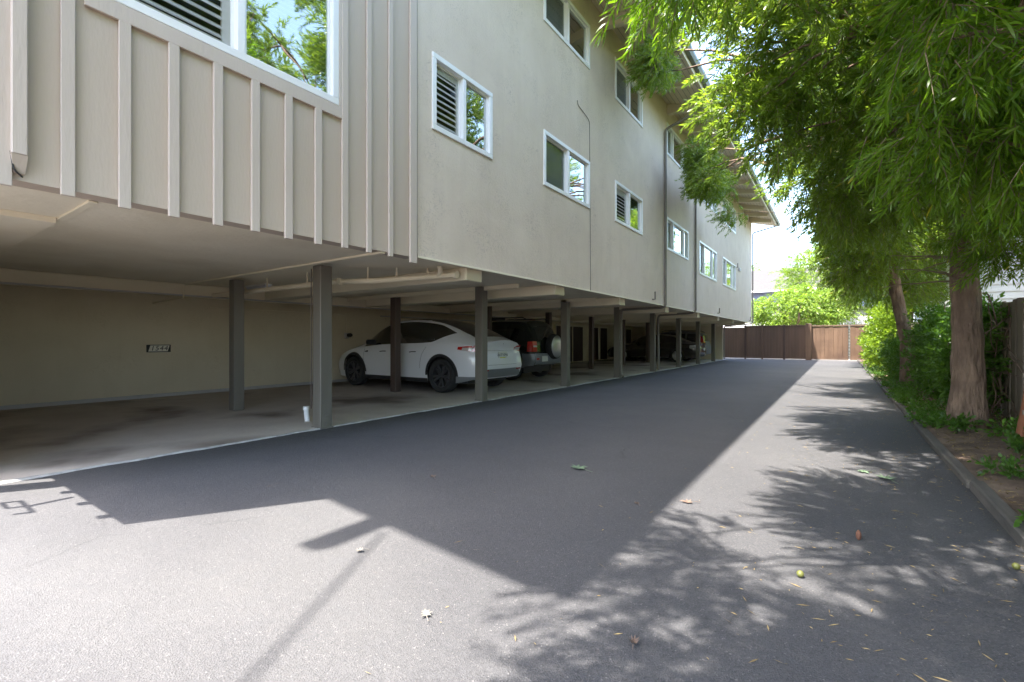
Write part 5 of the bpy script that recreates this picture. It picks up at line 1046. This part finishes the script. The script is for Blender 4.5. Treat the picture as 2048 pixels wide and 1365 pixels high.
# ---------------------------------------------------------------- litter
def oakleaf(name,label,x,y,s,m,rz,cat='leaf',curl=.25,grp=None,z=.004):
    T=MB(); pr=[(0,-.5),(.10,-.32),(.36,-.36),(.20,-.12),(.48,-.02),(.22,.12),(.34,.36),(.10,.30),(0,.55),(-.10,.30),(-.34,.36),(-.22,.12),(-.48,-.02),(-.20,-.12),(-.36,-.36),(-.10,-.32)]
    rj=random.Random(int(s*1e4+rz*10)); vs=[(p[0]*s*rj.uniform(.7,1.1),p[1]*s*rj.uniform(.75,1.1),.002+rj.uniform(0,.08)*s+curl*s*(p[0]**2+.6*p[1]**2)*1.2) for p in pr]; vs.append((0,0,.003)); n=len(pr); T.add(vs,[(i,(i+1)%n,n) for i in range(n)])
    T.tube([(0,-.5*s,.01),(.05*s,-.95*s,.006)],.0016,5)
    o=T.build(name,m); o.location=(x,y,z); o.rotation_euler=(0,0,rz); tag(o,label,cat,grp); return o
oakleaf('fallen_leaf','greyish green lobed leaf lying in the middle of the shade',-1.86,3.69,.17,M['green_leaf'],1.2)
oakleaf('fallen_leaf','dark green lobed leaf lying on the shaded right of the drive',.31,4.83,.16,M['green_leaf'],.4)
oakleaf('fallen_leaf','small rounded green leaf touching the lobed one at the right',.17,4.97,.12,M['green_leaf'],2.2,curl=.1)
oakleaf('fallen_leaf','pale dry lobed leaf on the sunlit asphalt near the bottom',-1.38,1.37,.062,M['pale_leaf'],.9)
oakleaf('fallen_leaf','curled cream leaf on the sunlit asphalt left of the thin shadow',-2.08,1.33+.25,.05,M['pale_leaf'],2.4,curl=.9)
oakleaf('fallen_leaf','curled brownish leaf at the bottom edge of the dappled shade',-.62,1.68,.05,M['dry_leaf'],.2,curl=1.2)
oakleaf('fallen_leaf','dry tan leaf right on the shadow line of the roof',-1.13,3.11,.05,M['dry_leaf'],.8,curl=.9)
oakleaf('fallen_leaf','flat tan leaf on the sunlit strip between the shadows',-.86,3.35,.09,M['dry_leaf'],1.9,curl=.15)
oakleaf('fallen_leaf','brown scrap of leaf in the building shade',-2.72,2.78,.08,M['dry_leaf'],1.0,curl=.5)
b=MB(); b.lathe([(0,-.0),(.010,.008),(.014,.022),(.012,.042),(.005,.056),(0,.058)],'z',10); 
o=b.build('seed_cone',M['cone'],None,50); o.location=(.09,3.27,.0); tag(o,'reddish brown cone standing on the shaded asphalt','cone')
for (x,y,l) in ((-.15,2.6,'small yellow-green fruit lying in the dappled patch'),(.71,3.29,'small yellow-green fruit lying against the kerb')):
    b=MB(); b.lathe([(0,0)]+[(.016*math.sin(a),.016-.016*math.cos(a)) for a in np.linspace(.3,2.9,8)]+[(0,.032)],'z',12); o=b.build('fallen_fruit',M['ball'],None,True); o.location=(x,y,.001); tag(o,l,'fruit','fallen fruit on the drive')
# needles and crumbs scattered on the drive
rg=np.random.default_rng(77); n=1300; X=.8-np.abs(rg.normal(0,.9,n)); Y=1.0+rg.random(n)**1.3*14; keep=(X>-3.5); X,Y=X[keep],Y[keep]; n=len(X)
X[:220]=.79-rg.random(220)**2*.22
a=rg.uniform(0,6.28,n); L=rg.uniform(.02,.06,n)*rg.choice([.4,1],n); W=rg.uniform(.0015,.003,n); ca,sa=np.cos(a),np.sin(a); z=rg.uniform(.003,.006,n)
V=np.stack([np.stack([X-ca*L/2,Y-sa*L/2,z],1),np.stack([X-sa*W,Y+ca*W,z+.002],1),np.stack([X+ca*L/2,Y+sa*L/2,z+.001],1),np.stack([X+sa*W,Y-ca*W,z],1)],1).reshape(-1,3)
o=np_mesh('needle_litter',V,np.arange(n*4),np.full(n,4),M['litter']); tag(o,'scattered dry needles and leaf scraps on the asphalt','litter',None,'stuff')
rg=np.random.default_rng(78); n=5200; X=rg.uniform(.9,1.85,n); Y=2+rg.random(n)**1.4*16; a=rg.uniform(0,6.28,n); L=rg.uniform(.02,.08,n); W=rg.uniform(.0015,.006,n); ca,sa=np.cos(a),np.sin(a); z=.062+rg.random(n)*.03
V=np.stack([np.stack([X-ca*L/2,Y-sa*L/2,z-.01],1),np.stack([X-sa*W,Y+ca*W,z+.002],1),np.stack([X+ca*L/2,Y+sa*L/2,z+.006],1),np.stack([X+sa*W,Y-ca*W,z],1)],1).reshape(-1,3)
o=np_mesh('bed_litter',V,np.arange(n*4),np.full(n,4),M['litter']); tag(o,'dry leaf litter over the planting bed','litter',None,'stuff')
